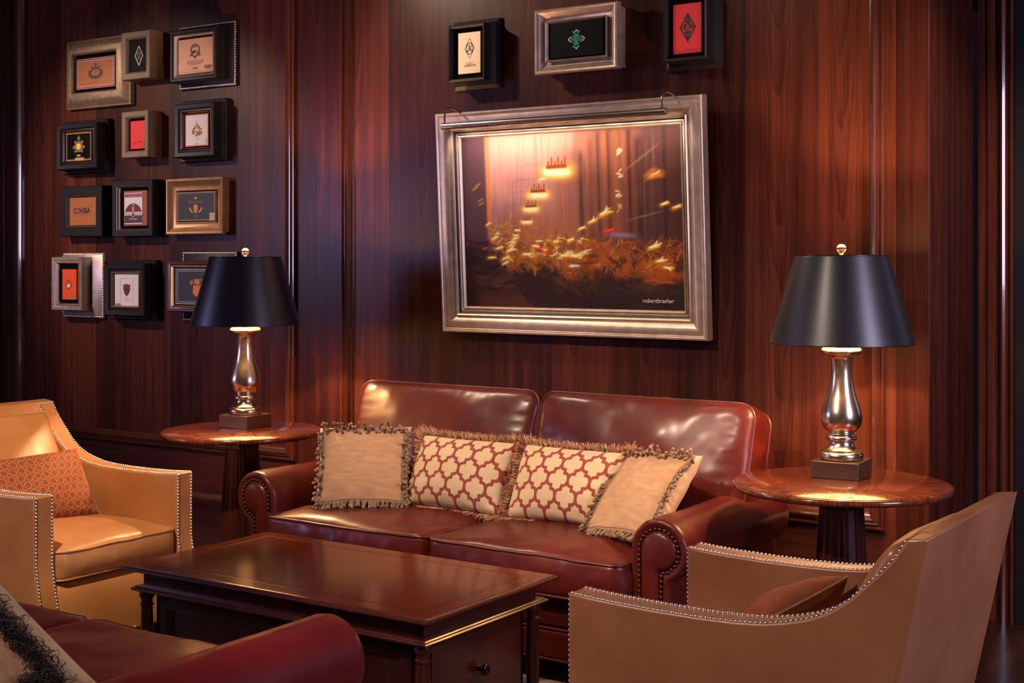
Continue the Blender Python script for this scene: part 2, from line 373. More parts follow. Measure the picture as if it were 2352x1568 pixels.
# ------------------------------------------------------------------ pictures
def text_mesh(body, size, m, parent, name='lettering', loc=(0,0,0), sx=1.0, depth=.0006, shear=0, align='CENTER', bold=0, rot=0, arc=0):
    cu = bpy.data.curves.new(name, 'FONT'); cu.body = body; cu.size = size; cu.extrude = depth; cu.align_x = align; cu.align_y = 'CENTER'; cu.offset = bold; cu.shear = shear
    cu.resolution_u = 3
    t = bpy.data.objects.new(name, cu); COL.objects.link(t)
    dg = bpy.context.evaluated_depsgraph_get(); me = bpy.data.meshes.new_from_object(t.evaluated_get(dg))
    bpy.data.objects.remove(t); bpy.data.curves.remove(cu)
    for v in me.vertices:
        x, y, z = v.co; x *= sx
        if arc:
            a = x/arc; rr = arc+y; x, y = rr*math.sin(a), rr*math.cos(a)-arc
        c, s_ = math.cos(rot), math.sin(rot); x, y = x*c-y*s_, x*s_+y*c
        v.co = (loc[0]+x, loc[1]-z, loc[2]+y)
    me.materials.clear(); me.materials.append(m)
    o = bpy.data.objects.new(name, me); link(o, parent); return o

class Flat(MB):
    """thin printed or applied shapes on the XZ plane, facing -Y"""
    def __init__(s, y, t=.0006): super().__init__(); s.y = y; s.t = t
    def poly(s, pts):
        s.k = getattr(s, 'k', 0)+1
        return s.prism(pts, s.y-s.t-s.k*6e-6, s.y+.0002)
    def rect(s, cx, cz, w, h): return s.poly([(cx-w/2, cz-h/2), (cx+w/2, cz-h/2), (cx+w/2, cz+h/2), (cx-w/2, cz+h/2)])
    def ell(s, cx, cz, rx, rz, n=24): return s.poly([(cx+rx*math.cos(2*PI*i/n), cz+rz*math.sin(2*PI*i/n)) for i in range(n)])
    def ring(s, cx, cz, rx, rz, t, n=28, a0=0, a1=2*PI):
        for i in range(n):
            a, b = a0+(a1-a0)*i/n, a0+(a1-a0)*(i+1)/n
            q = [(cx+(rx-k)*math.cos(e), cz+(rz-k)*math.sin(e)) for e, k in ((a, 0), (b, 0), (b, t), (a, t))]
            s.poly(q)
        return s
    def border(s, cx, cz, w, h, t):
        return s.rect(cx, cz+h/2-t/2, w, t).rect(cx, cz-h/2+t/2, w, t).rect(cx-w/2+t/2, cz, t, h-2*t).rect(cx+w/2-t/2, cz, t, h-2*t)
    def dia(s, cx, cz, rx, rz): return s.poly([(cx-rx, cz), (cx, cz-rz), (cx+rx, cz), (cx, cz+rz)])
    def dia_line(s, cx, cz, rx, rz, t):
        k = math.hypot(rx, rz)*t/min(rx, rz)*.9
        ax, az = rx-t*1.5, rz-t*1.5*rz/rx
        P = [(-1, 0), (0, -1), (1, 0), (0, 1)]
        for i in range(4):
            a, b = P[i], P[(i+1) % 4]
            s.poly([(cx+a[0]*rx, cz+a[1]*rz), (cx+b[0]*rx, cz+b[1]*rz), (cx+b[0]*ax, cz+b[1]*az), (cx+a[0]*ax, cz+a[1]*az)])
        return s
    def lines(s, cx, cz, w, n, dz, t=.0012, seed=1):
        r = random.Random(seed)
        for k in range(n):
            x = cx-w/2; end = cx+w/2*(1 if k < n-1 else .6)
            if k == n-1: x = cx-w/2*.6
            while x < end:
                l = r.uniform(.3, 1)*w*.12
                s.rect(min(x+l/2, end), cz-k*dz, l, t); x += l+w*.02
        return s

def beads(mb, w, h, y, r, step, cx=0, cz=0, bottom=True):
    per = [((-w/2, -h/2), (w/2, -h/2)), ((w/2, -h/2), (w/2, h/2)), ((w/2, h/2), (-w/2, h/2)), ((-w/2, h/2), (-w/2, -h/2))]
    for a, b in per:
        L = math.hypot(b[0]-a[0], b[1]-a[1]); n = max(2, int(L/step))
        for i in range(n):
            t = i/n; mb.dome((cx+a[0]+(b[0]-a[0])*t, y, cz+a[1]+(b[1]-a[1])*t), (0, -1, 0), r, 6)

def box_picture(label, x0, x1, z0, z1, depth, yw, style, mats, inner, rootname='framed_box_lid', group=None):
    """root on the wall; front lip plane 'depth' in front of the wall. inner = inset of the opening"""
    w, h = x1-x0, z1-z0
    root = thing(rootname, label, 'picture', ((x0+x1)/2, yw, (z0+z1)/2), group=group or ('framed box lids on the left wall panel' if yw > 0 else 'framed box lids above the painting'))
    fm, im = mats
    if style == 'scoop':      # wide cove falling back toward the opening; dark sides behind
        pr = [(.012, 0), (.012, depth*.55), (0, depth*.6), (0, depth-.004), (.006, depth), (.012, depth-.001)]
        for k in range(7):
            t = k/6; pr.append((.014+(inner-.022)*t, depth-.002-.024*math.sin(t*PI/2)))
        pr += [(inner-.006, depth-.022), (inner-.004, depth-.018), (inner, depth-.020), (inner, depth-.045)]
    elif style == 'rise':      # rises toward the opening: wide sloped outer face
        pr = [(0, 0), (0, depth*.45), (.006, depth*.5)]
        for k in range(7):
            t = k/6; pr.append((.008+(inner-.024)*t, depth*.5+(depth*.5)*math.sin(t*PI/2)))
        pr += [(inner-.010, depth), (inner-.004, depth-.004), (inner, depth-.010), (inner, depth-.035)]
    elif style == 'deep':      # square-faced deep shadow box
        pr = [(0, 0), (0, depth-.004), (.004, depth), (inner-.010, depth-.002), (inner-.003, depth-.008), (inner, depth-.012), (inner, depth-.03)]
    elif style == 'step':      # stepped, with a wider back plate
        pr = [(-.022, 0), (-.022, depth*.30), (-.016, depth*.38), (-.006, depth*.36), (-.002, depth*.42), (0, depth*.8), (.0, depth-.006), (.006, depth), (inner*.5, depth-.004), (inner*.62, depth-.012), (inner*.8, depth-.010), (inner-.002, depth-.020), (inner, depth-.040)]
    elif style == 'flare':      # deep box flaring out toward the wall
        pr = [(-.03, 0), (-.03, .012), (-.012, .022), (-.004, .04), (0, .05), (0, depth-.003), (.003, depth), (inner-.006, depth-.002), (inner, depth-.008), (inner, depth-.03)]
    elif style == 'beaded':      # front box on a wider, bead-edged back plate
        pr = [(0, .03), (0, depth-.006), (.006, depth), (inner*.45, depth-.001), (inner*.55, depth-.008), (inner-.003, depth-.012), (inner, depth-.035)]
    obj('frame', MB().frame(pr, w, h), fm, root, ang=28)
    ow, oh = w-2*inner+.006, h-2*inner+.006
    obj('mount', MB().box(-ow/2, ow/2, -depth+.030, -.001, -oh/2, oh/2), M['matblack'], root)
    if im is not None:
        a = inner-.009
        obj('inner_slip', MB().frame([(a, depth-.012), (a, depth-.006), (a+.003, depth-.004), (a+.009, depth-.014), (a+.012, depth-.032)], w, h), im, root, ang=28)
    return root, -depth+.030

def lid(root, m, w, h, y, cx=0, cz=0, t=.012, label=None):
    return obj('box_lid', MB().box(cx-w/2, cx+w/2, y-t, y, cz-h/2, cz+h/2), m, root, bevel=.0012, label=label), y-t

YL = .07
# 1 bronze scoop, cedar lid with crest
r1, y = box_picture('wide bronze-leaf picture frame, top left of the group, with an orange cedar box lid', -6.640, -6.085, 2.382, 2.778, .065, YL, 'rise', (M['champ'], None), .090)
l, y = lid(r1, M['cedar_orange'], .335, .175, y, 0, -.002)
obj('border', Flat(y).border(0, -.002, .333, .173, .005), M['pink_ink'], l); obj('border', Flat(y).border(0, -.002, .319, .159, .004), M['maroon_ink'], l); obj('border', Flat(y).border(0, -.002, .309, .149, .0025), M['white_paper'], l)
e = Flat(y).ring(0, 0, .045, .030, .009).ell(0, .045, .010, .012).ring(0, 0, .060, .022, .004)
for k in range(9):
    a = PI*(-.1+1.2*k/8); e.ell(.055*math.cos(a), -.002-.034*math.sin(a)*.9, .010, .007, 8)
e.ell(.030, .032, .012, .006, 10).ell(-.030, .032, .012, .006, 10)
obj('crest', e, M['ink_soft'], l)
for lx, lz, lw, ln in ((0, .006, .035, 2), (0, -.052, .03, 1), (.12, .055, .04, 1)): obj('lettering', Flat(y).lines(lx, lz, lw, ln, .007, .002, 3), M['ink_soft'], l)
# 2 taupe deep, black diamond
r2, y = box_picture('deep taupe picture box holding a black panel with a tall diamond', -6.078, -5.846, 2.506, 2.771, .10, YL, 'deep', (M['taupe'], None), .042)
l, y = lid(r2, M['gloss_black'], .150, .185, y, 0, 0, .006)
obj('diamond', Flat(y).dia_line(0, 0, .034, .058, .004), M['silver_ink'], l)
obj('monogram', Flat(y).ring(0, 0, .016, .024, .004).rect(0, 0, .003, .040).rect(.006, 0, .003, .036).rect(-.006, 0, .003, .036), M['olive_ink'], l)
# 3 black beaded, peach lid
r3, y = box_picture('black picture frame with silver bead edge and pale cedar lid, top right of group', -5.700, -5.342, 2.466, 2.745, .09, YL, 'beaded', (M['black_f'], M['silver']), .036)
obj('back_plate', MB().frame([(-.0, 0), (0, .014), (.010, .020), (.05, .032), (.09, .034), (.10, .02)], .430, .345, .035, 0), M['black_f'], r3, ang=28)
b = MB(); beads(b, .415, .330, -.017, .0075, .013, .035, 0); obj('bead_edge', b, M['nail'], r3)
l, y = lid(r3, M['cedar_peach'], .265, .188, y, .002, -.004)
obj('seal', Flat(y).ring(0, .025, .036, .036, .005).ring(0, .025, .028, .028, .002).ring(0, .01, .026, .016, .004, 14, .3, PI-.3).ring(0, 0, .026, .016, .004, 14, .3, PI-.3).ell(-.012, .018, .012, .006).ell(0, -.014, .005, .005).ell(-.035, .0, .005, .006).ell(.035, .0, .005, .006).rect(0, .045, .03, .004), M['ink'], l)
obj('lettering', Flat(y).lines(0, -.030, .125, 4, .0065, .002, 8).rect(0, -.066, .05, .0015).rect(0, -.075, .05, .0015).lines(0, -.070, .04, 1, .01, .003, 3).lines(.098, -.062, .055, 4, .0055, .003, 9), M['ink'], l)
# 4 ebony stepped, black lid w gold chain
r4, y = box_picture('ebony stepped picture frame with a gold chain border and round gold medallion', -6.640, -6.290, 2.027, 2.291, .10, YL, 'step', (M['black_f'], M['maroon']), .052)
l, y = lid(r4, M['gloss_black'], .225, .165, y)
c = Flat(y, .002)
for k in range(22): c.ell(-.105+.010*k, .076, .0042, .0034, 8).ell(-.105+.010*k, -.076, .0042, .0034, 8)
for k in range(15): c.ell(-.105, -.070+.010*k, .0034, .0042, 8).ell(.105, -.070+.010*k, .0034, .0042, 8)
obj('chain_border', c, M['gold_ink'], l)
e = Flat(y).ring(0, 0, .036, .033, .012)
for s in (-1, 1): e.ell(s*.040, -.004, .014, .010, 10).ell(s*.030, .026, .010, .009, 10).ell(s*.028, -.028, .012, .007, 10)
e.ell(0, .046, .014, .010, 10).ell(0, .058, .006, .006, 8)
obj('crest', e, M['olive_ink'], l); obj('medallion', Flat(y, .002).ell(0, 0, .021, .019), M['yellow_ink'], l)
obj('plaque', Flat(y, .002).rect(0, -.052, .032, .010).rect(.008, -.072, .078, .016), M['gold_ink'], l)
# 5 taupe deep, red lid
r5, y = box_picture('deep taupe picture box holding a plain bright red lid with a signature', -6.078, -5.861, 2.074, 2.330, .10, YL, 'deep', (M['taupe'], None), .038)
l, y = lid(r5, M['red_paper'], .116, .155, y, .004, -.002, .012)
obj('signature', MB().tube([(.004-.030+.006*k, y-.0004, -.050+.006*math.sin(k*2.3)+.001*k) for k in range(12)], .0009, 5), M['maroon_ink'], l)
obj('seal_label', Flat(y).rect(.055, -.052, .012, .026), M['olive_ink'], l)
# 6 ebony stepped, white lid crest
r6, y = box_picture('ebony stepped picture frame with a white lid, gold crest and green stamp', -5.655, -5.350, 2.057, 2.345, .10, YL, 'step', (M['black_f'], M['maroon']), .052)
l, y = lid(r6, M['white_paper'], .175, .170, y, .004, 0)
obj('border', Flat(y).border(.004, 0, .175, .170, .006), M['orange_ink'], l)
e = Flat(y)
rr = random.Random(4)
for k in range(26):
    a = rr.uniform(0, 2*PI); q = rr.uniform(.55, 1); e.ell(.004+.040*q*math.cos(a), -.002+.028*q*math.sin(a), .009, .006, 8)
obj('crest', e, M['olive_ink'], l); obj('ribbon', Flat(y-.0004).ring(.004, .018, .036, .030, .009, 14, PI+.35, 2*PI-.35).ell(.004, .018, .012, .012).ell(.004, .034, .006, .008), M['orange_ink'], l)
obj('seal_label', Flat(y).rect(.078, -.060, .022, .028), M['stamp'], l)
obj('lettering', Flat(y).lines(.004, -.046, .05, 1, .01, .002, 2), M['grey_ink'], l); obj('seal_mark', Flat(y).ring(.004, -.085, .016, .016, .002, 12, 0, PI), M['grey_ink'], l); obj('lettering', Flat(y).lines(.004, .050, .06, 1, .01, .0015, 6), M['grey_ink'], l)
# 7 COHIBA
r7, y = box_picture('black picture frame with an orange cedar lid lettered COHIBA', -6.651, -6.281, 1.643, 1.933, .07, YL, 'deep', (M['black_f'], M['champ']), .062)
l, y = lid(r7, M['cedar_orange'], .232, .160, y)
text_mesh('C', .046, M['ink'], l, loc=(-.070, y, .002), sx=.85, bold=.0011); text_mesh('O', .046, M['maroon_ink'], l, loc=(-.040, y, .002), sx=.82, bold=.0011); text_mesh('HIBA', .046, M['ink'], l, loc=(.018, y, .002), sx=.86, bold=.0011)
obj('underline', Flat(y).lines(0, -.022, .10, 1, .01, .0012, 3), M['ink_soft'], l)
# 8 indian tabac
r8, y = box_picture('black picture frame with a thin silver line around a white and maroon label', -6.182, -5.848, 1.638, 1.952, .08, YL, 'deep', (M['black_f'], M['silver']), .040)
l, y = lid(r8, M['cedar_brown'], .190, .195, y, .012, 0, .016)
lb = obj('paper_label', Flat(y).rect(-.004, 0, .150, .175), M['white_paper'], l); y -= .0008
obj('label_band', Flat(y).rect(-.004, .072, .144, .022).border(-.004, 0, .152, .177, .0025).rect(-.004, -.020, .146, .006).rect(-.004, -.032, .146, .004), M['pink_ink'], lb)
text_mesh('INDIAN TABAC CIGAR CO.', .0145, M['maroon_ink'], lb, loc=(-.004, y-.0006, .072), sx=.78)
e = Flat(y); e.poly([(-.004+.066*math.cos(a), -.018+.046*math.sin(a)**1.3) for a in [PI*k/20 for k in range(21)]])
obj('headdress', e, M['maroon_ink'], lb); obj('label_foot', Flat(y).rect(-.004, -.060, .146, .042), M['ink_soft'], lb)
text_mesh('SUPER FUERTE', .012, M['white_paper'], lb, loc=(-.004, y-.0006, -.060), sx=.85)
obj('feather', Flat(y-.0007).ell(-.004, .0, .009, .028).ell(-.004, -.035, .010, .012), M['ink'], lb); obj('feather', Flat(y-.0013).ell(-.010, -.008, .003, .014).ell(.002, -.008, .003, .014), M['yellow_ink'], lb); obj('feather_tip', Flat(y-.0013).ring(-.004, .012, .011, .012, .003), M['white_paper'], lb); obj('feather_tip', Flat(y-.0013).ring(-.004, -.036, .012, .013, .003), M['white_paper'], lb)
# 9 copper scoop, navy lid
r9, y = box_picture('copper-gold picture frame around a navy lid with a crest and pale stamp', -5.767, -5.328, 1.644, 1.949, .06, YL, 'scoop', (M['copper'], None), .068)
l, y = lid(r9, M['navy_paper'], .300, .160, y)
obj('border', Flat(y).border(0, 0, .292, .154, .002).border(0, 0, .280, .144, .0012), M['gold_ink'], l)
text_mesh('Don Carlos', .026, M['olive_ink'], l, loc=(-.002, y, .024), sx=.9, shear=.1, bold=.0004)
obj('crest', Flat(y).ring(-.002, .0, .052, .040, .008, 10, PI+.15, PI+1.1).ring(-.002, .0, .052, .040, .008, 10, 2*PI-1.1, 2*PI-.15).ell(-.002, .045, .010, .006).rect(-.002, -.052, .035, .002), M['gold_ink'], l)
obj('shield', Flat(y).poly([(-.020, .004), (-.014, -.030), (-.002, -.038), (.010, -.030), (.016, .004), (-.002, .012)]), M['orange_ink'], l)
obj('seal_label', Flat(y, .001).rect(.124, -.058, .040, .042), M['stamp'], l); obj('stamp_mark', Flat(y-.001).border(.124, -.058, .032, .034, .0015).ring(.124, -.058, .009, .012, .002), M['grey_ink'], l)
# 10 silver beaded, orange
r10, y = box_picture('silver-leaf picture frame with a beaded back edge around a bright orange box', -6.690, -6.420, 1.216, 1.525, .10, YL, 'beaded', (M['silver'], M['silver']), .038)
obj('back_plate', MB().frame([(0, 0), (0, .016), (.010, .022), (.045, .034), (.075, .040), (.09, .02)], .360, .375, .050, -.010), M['silver'], r10, ang=28)
b = MB(); beads(b, .345, .360, -.019, .007, .0125, .050, -.010); obj('bead_edge', b, M['nail'], r10)
l, y = lid(r10, M['orange_paper'], .125, .175, y, .008, -.004, .014)
obj('diamond', Flat(y).dia_line(.004, -.004, .030, .030, .003).poly([(-.026, -.004), (.034, -.004), (.026, -.014), (.004, -.022), (-.018, -.014)]), M['ink'], l)
obj('emblem', Flat(y-.0007).poly([(-.016, -.004), (.024, -.004), (.018, -.016), (.004, -.024), (-.010, -.016)]), M['white_paper'], l)
obj('seal_label', Flat(y).rect(.040, -.078, .024, .026), M['grey_ink'], l)
# 11 black stepped, white lid shield
r11, y = box_picture('black stepped picture frame with a white lid bearing a small maroon shield', -6.222, -5.893, 1.195, 1.486, .10, YL, 'step', (M['black_f'], M['olive_ink']), .056)
l, y = lid(r11, M['white_paper'], .195, .178, y)
obj('border', Flat(y).border(.002, .002, .105, .128, .0012), M['grey_ink'], l)
obj('shield', Flat(y).poly([(-.026, .034), (-.012, .028), (.002, .036), (.016, .028), (.030, .034), (.030, .0), (.020, -.020), (.002, -.036), (-.016, -.020), (-.026, .0)]), M['maroon_ink'], l)
obj('lettering', Flat(y).lines(.002, -.045, .05, 2, .006, .0015, 7), M['grey_ink'], l); obj('seal_label', Flat(y).rect(-.070, -.082, .045, .012), M['grey_ink'], l)
# 12 maroon, navy PUNCH
r12, y = box_picture('maroon picture frame with gold slip and navy PUNCH lid, half hidden by the lamp shade', -5.725, -5.285, 1.226, 1.503, .09, YL, 'beaded', (M['maroon'], M['gold']), .036)
obj('back_plate', MB().frame([(0, 0), (0, .014), (.010, .020), (.05, .032), (.075, .034), (.09, .02)], .415, .375, .035, .0), M['black_f'], r12, ang=28)
b = MB(); beads(b, .400, .360, -.017, .007, .0125, .035, .0); obj('bead_edge', b, M['nail'], r12)
l, y = lid(r12, M['navy_paper'], .335, .192, y)
obj('border', Flat(y).border(0, 0, .333, .190, .003).border(0, 0, .305, .168, .002), M['silver_ink'], l)
text_mesh('PUNCH', .030, M['orange_ink'], l, loc=(0, y, .030), sx=1.1, bold=.0012, arc=.09)
obj('crest', Flat(y).poly([(-.030, .012), (-.034, -.036), (-.014, -.052), (.014, -.052), (.034, -.036), (.030, .012), (.014, .006), (-.014, .006)]).ell(0, .020, .016, .012).ell(0, .034, .005, .006), M['orange_ink'], l)
# --- three above the painting
g1, y = box_picture('deep black picture box with a cream lid reading CAMEROON', -3.763+.004, -3.558, 2.319, 2.578, .10, 0, 'flare', (M['black_f'], None), .014)
l, y = lid(g1, M['cream_paper'], .125, .188, y, .004, 0, .010)
obj('diamond', Flat(y).dia_line(.006, .020, .028, .047, .0012), M['ink'], l)
obj('monogram', Flat(y).ring(.006, .020, .0205, .028, .0035), M['ink'], l)
text_mesh('CAO', .048, M['ink'], l, 'monogram_letters', loc=(.006, y, .020), sx=.40, bold=.0006)
text_mesh('CAMEROON', .0145, M['ink_soft'], l, loc=(.006, y, -.058), sx=.82); obj('lettering', Flat(y).lines(.006, -.044, .05, 2, .0055, .0014, 3), M['ink_soft'], l)
g2, y = box_picture('silver picture frame hung top centre with a green emblem on black', -3.289, -2.874, 2.317, 2.600, .10, 0, 'scoop', (M['silver'], M['silver']), .062)
l, y = lid(g2, M['gloss_black'], .270, .150, y, .0, .002, .014)
e = Flat(y, .0015)
for s in (-1, 1): e.poly([(s*.034, 0), (s*.022, -.016), (s*.006, -.004), (s*.006, .008), (s*.022, .018)])
obj('emblem_core', e, M['deep_green'], l)
e = Flat(y-.001, .0015)
for s in (-1, 1):
    e.poly([(0, .004), (s*.006, .022), (s*.022, .034), (s*.012, .036), (0, .020)]).poly([(0, -.004), (s*.006, -.022), (s*.020, -.034), (s*.010, -.036), (0, -.020)])
    e.ring(s*.030, 0, .028, .030, .004, 8, PI-.9 if s > 0 else -.9, PI+.9 if s > 0 else .9)
obj('emblem', e, M['green_ink'], l)
for s in (-1, 1):
    obj('emblem_point', Flat(y, .001).poly([(s*.044, .001), (s*.030, -.012), (s*.028, -.008), (s*.038, .001), (s*.028, .010), (s*.030, .014)]), M['silver_ink'], l)
    obj('emblem_point', Flat(y, .001).poly([(0, s*.044), (s*.0-.008, s*.036), (-.005, s*.032), (0, s*.037), (.005, s*.032), (.008, s*.036)]), M['silver_ink'], l)
g3, y = box_picture('deep black picture box with a red cloth lid and black diamond, top right', -2.653, -2.461+.006, 2.323, 2.600, .10, 0, 'flare', (M['black_f'], None), .014)
l, y = lid(g3, M['red_cloth'], .130, .205, y, .002, -.006, .010)
obj('diamond', Flat(y).dia(.004, -.002, .038, .062), M['ink'], l)
obj('monogram', Flat(y-.0006).ring(.004, -.002, .0235, .034, .002), M['red_cloth'], l)
text_mesh('CAO', .054, M['red_cloth'], l, 'monogram_letters', loc=(.004, y-.0006, -.002), sx=.40)

# --- the large painting
TILT = R(3.3)
pr_root = thing('painting', 'large silver framed painting of a city street at dusk with glowing street lamps', 'painting', (-3.146, -.060, 1.1735), (TILT, 0, 0))
W_, H_ = 1.352, 1.005
P = [(.004, -.055), (.0, -.05), (0, -.002), (.003, .002), (.010, .003), (.013, -.001), (.018, -.002)]
for k in range(9):
    t = k/8; P.append((.020+.052*t, -.004+.010*math.sin(t*PI)-.014*t))
P += [(.076, -.012), (.080, -.008), (.085, -.012), (.088, -.020), (.094, -.026), (.100, -.024), (.103, -.030), (.106, -.034), (.1065, -.028), (.111, -.026), (.116, -.032), (.120, -.040), (.120, -.052)]
obj('frame', MB().frame(P, W_, H_, 0, H_/2), M['silver'], pr_root, ang=28)
obj('frame_shadow_step', MB().frame([(.0875, -.0185), (.0945, -.0245)], W_, H_, 0, H_/2), M['ink'], pr_root)  # dark line along the inner step of the frame
obj('backing', MB().box(-W_/2+.02, W_/2-.02, .046, .056, .02, H_-.02), M['ink'], pr_root)

def paint(NX, NZ):
    """oil painting albedo (linear), row 0 = top; strokes laid down one by one"""
    yy, xx = np.mgrid[0:NZ, 0:NX]; U = xx/(NX-1); V = yy/(NZ-1)
    img = np.zeros((NZ, NX, 3)); rg_ = np.random.RandomState(5)
    def C(r, g_, b_): return np.array(srgb(r, g_, b_)[:3])
    def sm(x, a, b): t = np.clip((x-a)/(b-a), 0, 1); return t*t*(3-2*t)
    def lay(mask, c): img[:] = img*(1-mask[..., None])+c*mask[..., None]
    img[:] = C(150, 92, 84)
    lay(sm(U, .10, .14)*(1-sm(U, .38, .50))*(1-sm(V, .30, .75)), C(196, 140, 134))
    lay((1-sm(V, 0, .25))*sm(U, .12, .2)*(1-sm(U, .5, .62))*.7, C(222, 160, 140))
    lay(sm(V, .25, .6)*(1-sm(U, .25, .5))*sm(U, .1, .15)*.6, C(148, 96, 112))
    lay(sm(V, .35, .62)*sm(U, .16, .22)*(1-sm(U, .6, .7))*.8, C(176, 104, 52))
    lay(1-sm(U, .105, .125), C(84, 56, 66)); lay((1-sm(U, .0, .05))*.6, C(60, 38, 46))
    lay(sm(U, .115, .122)*(1-sm(U, .128, .142))*(1-sm(V, .45, .6)), C(214, 120, 70))
    lay(sm(U, .50, .56)*.75, C(142, 92, 74)); lay(sm(U, .60, .66)*.85, C(104, 58, 44)); lay(sm(U, .80, .86)*.85, C(66, 36, 36))
    def vs(u, w, v0, v1, c, a=.7):
        m = np.exp(-((U-u)/w)**2*2)*sm(V, v0-.04, v0+.03)*(1-sm(V, v1-.05, v1+.03)); lay(np.clip(m*a, 0, 1), c)
    vs(.565, .018, .12, .60, C(74, 42, 36), .9); vs(.61, .022, .05, .62, C(110, 62, 42), .8); vs(.645, .010, .02, .6, C(70, 36, 28), .8)
    vs(.67, .018, 0, .6, C(152, 92, 58), .7); vs(.72, .02, 0, .6, C(142, 84, 52), .8); vs(.69, .008, 0, .6, C(80, 40, 30), .8); vs(.78, .014, 0, .62, C(74, 22, 20), .95); vs(.82, .03, .05, .62, C(48, 26, 28), .8)
    vs(.755, .012, 0, .3, C(140, 82, 50), .6); vs(.93, .012, 0, .9, C(40, 22, 26), .7); vs(.53, .03, .1, .2, C(120, 88, 70), .6); vs(.36, .006, 0, .5, C(200, 120, 84), .6)
    for k in range(170):
        u = rg_.uniform(.14, .9); v0 = rg_.uniform(-.05, .5)
        b = 1.0 if u < .5 else .62
        vs(u, rg_.uniform(.002, .008), v0, v0+rg_.uniform(.1, .35), C(*(np.array([rg_.uniform(120, 205), rg_.uniform(78, 130), rg_.uniform(62, 118)])*b)), rg_.uniform(.15, .4))
    # ground
    base = sm(V, .655, .72); lay(base, C(44, 24, 28))
    lay(sm(V, .72, .80)*(1-sm(U, .18, .36))*(1-sm(np.abs(V-.82), .04, .12))*.9, C(96, 56, 44))
    lay(sm(V, .88, .96)*(1-sm(U, .30, .42))*.8, C(86, 46, 38)); lay(sm(V, .9, 1)*sm(U, .42, .6)*.5, C(28, 14, 20)); lay((1-sm(U, .02, .1))*sm(V, .55, .7)*.8, C(30, 16, 22))
    def dab(u, v, lu, lv, ang, c, a=.85, soft=1.0):
        x0 = int(max(0, (u-lu*2.2)*NX)); x1 = int(min(NX, (u+lu*2.2)*NX+1)); y0 = int(max(0, (v-lu*2.9)*NZ)); y1 = int(min(NZ, (v+lu*2.9)*NZ+1))
        if x1 <= x0 or y1 <= y0: return
        du = (U[y0:y1, x0:x1]-u); dv = (V[y0:y1, x0:x1]-v)*.76
        p = du*math.cos(ang)+dv*math.sin(ang); q = -du*math.sin(ang)+dv*math.cos(ang)
        m = np.exp(-((p/lu)**4+(np.abs(q)/lv)**(2/soft)*1.0))*a
        img[y0:y1, x0:x1] = img[y0:y1, x0:x1]*(1-m[..., None])+c*m[..., None]
    def curl(u, v, lu, lv, ang, c, a=.85, bend=None):
        b = rg_.uniform(-1.6, 1.6) if bend is None else bend
        x, y = u, v
        for k in range(6):
            dab(x, y, lu*.30, lv*(.5+.5*math.sin(PI*(k+.7)/6.5)), ang, c, a*.8); x += lu*.42*math.cos(ang); y += lu*.42*math.sin(ang)/.76; ang += b/6
    def cloud(n, u0, u1, v0, v1, cols, l=(.01, .03), t=(.003, .008), ang=(-1, 1), a=.75):
        for _ in range(n):
            c = cols[rg_.randint(len(cols))]; curl(rg_.uniform(u0, u1), rg_.uniform(v0, v1), rg_.uniform(*l), rg_.uniform(*t), rg_.uniform(*ang), C(*c), rg_.uniform(.4, 1)*a)
    dark = [(40, 22, 26), (54, 30, 24), (70, 42, 26), (34, 20, 30), (84, 48, 22)]; warm = [(168, 88, 28), (196, 104, 34), (140, 78, 26), (120, 62, 22), (96, 66, 24), (206, 130, 50)]
    cloud(420, .28, 1.0, .66, .90, dark, (.015, .045), (.004, .010)); cloud(150, .0, .3, .62, .9, [(36, 18, 22), (70, 40, 34), (48, 26, 28)], (.02, .06), (.004, .008), (-.1, .1))
    cloud(300, .16, .62, .60, .72, [(168, 88, 28), (150, 80, 26), (120, 62, 22), (86, 50, 24), (60, 36, 24), (196, 120, 50)], (.008, .020), (.003, .007), (-.8, .6), .55); cloud(260, .55, 1.0, .62, .78, [(150, 68, 20), (190, 84, 26), (110, 52, 20), (82, 50, 20)], (.010, .030), (.002, .006)); cloud(140, .30, .62, .68, .82, [(120, 76, 24), (90, 58, 20), (150, 70, 22), (60, 36, 18)], (.015, .03), (.003, .008))
    cloud(90, .82, 1.0, .72, .86, [(170, 84, 24), (128, 58, 20)], (.02, .04), (.003, .006), (-.2, .3)); cloud(70, .12, .22, .48, .66, [(190, 130, 30), (210, 160, 50), (150, 90, 30)], (.008, .02), (.003, .006), (-.8, .3))
    cloud(60, .2, .45, .52, .64, [(190, 132, 70), (170, 100, 54), (150, 86, 76)], (.01, .03), (.005, .01), a=.4)
    def nz(sx, sy, seed):
        r = np.random.RandomState(seed); acc = np.zeros((NZ, NX)); amp = 1; tot = 0
        for o in range(4):
            gx, gy = int(sx*2**o)+2, int(sy*2**o)+2; G = r.rand(gy+1, gx+1); X_ = U*(gx-1); Y_ = V*(gy-1); xi = X_.astype(int); yi = Y_.astype(int); fx = X_-xi; fy = Y_-yi
            fx = fx*fx*(3-2*fx); fy = fy*fy*(3-2*fy)
            acc += amp*((G[yi, xi]*(1-fx)+G[yi, xi+1]*fx)*(1-fy)+(G[yi+1, xi]*(1-fx)+G[yi+1, xi+1]*fx)*fy); tot += amp; amp *= .6
        return acc/tot
    n1, n2_, n3 = nz(14, 10, 1), nz(20, 16, 2), nz(40, 24, 3)
    hz = .60+.05*np.sin(U*9)+.04*n1
    lay(sm(V, hz, hz+.06)*(1-sm(V, .74, .84))*sm(U, .14, .22)*sm(n2_, .30, .62)*.85, C(168, 96, 34))
    lay(sm(V, hz+.02, hz+.08)*(1-sm(V, .76, .88))*sm(U, .40, .55)*sm(n3, .42, .62)*.85, C(150, 66, 20))
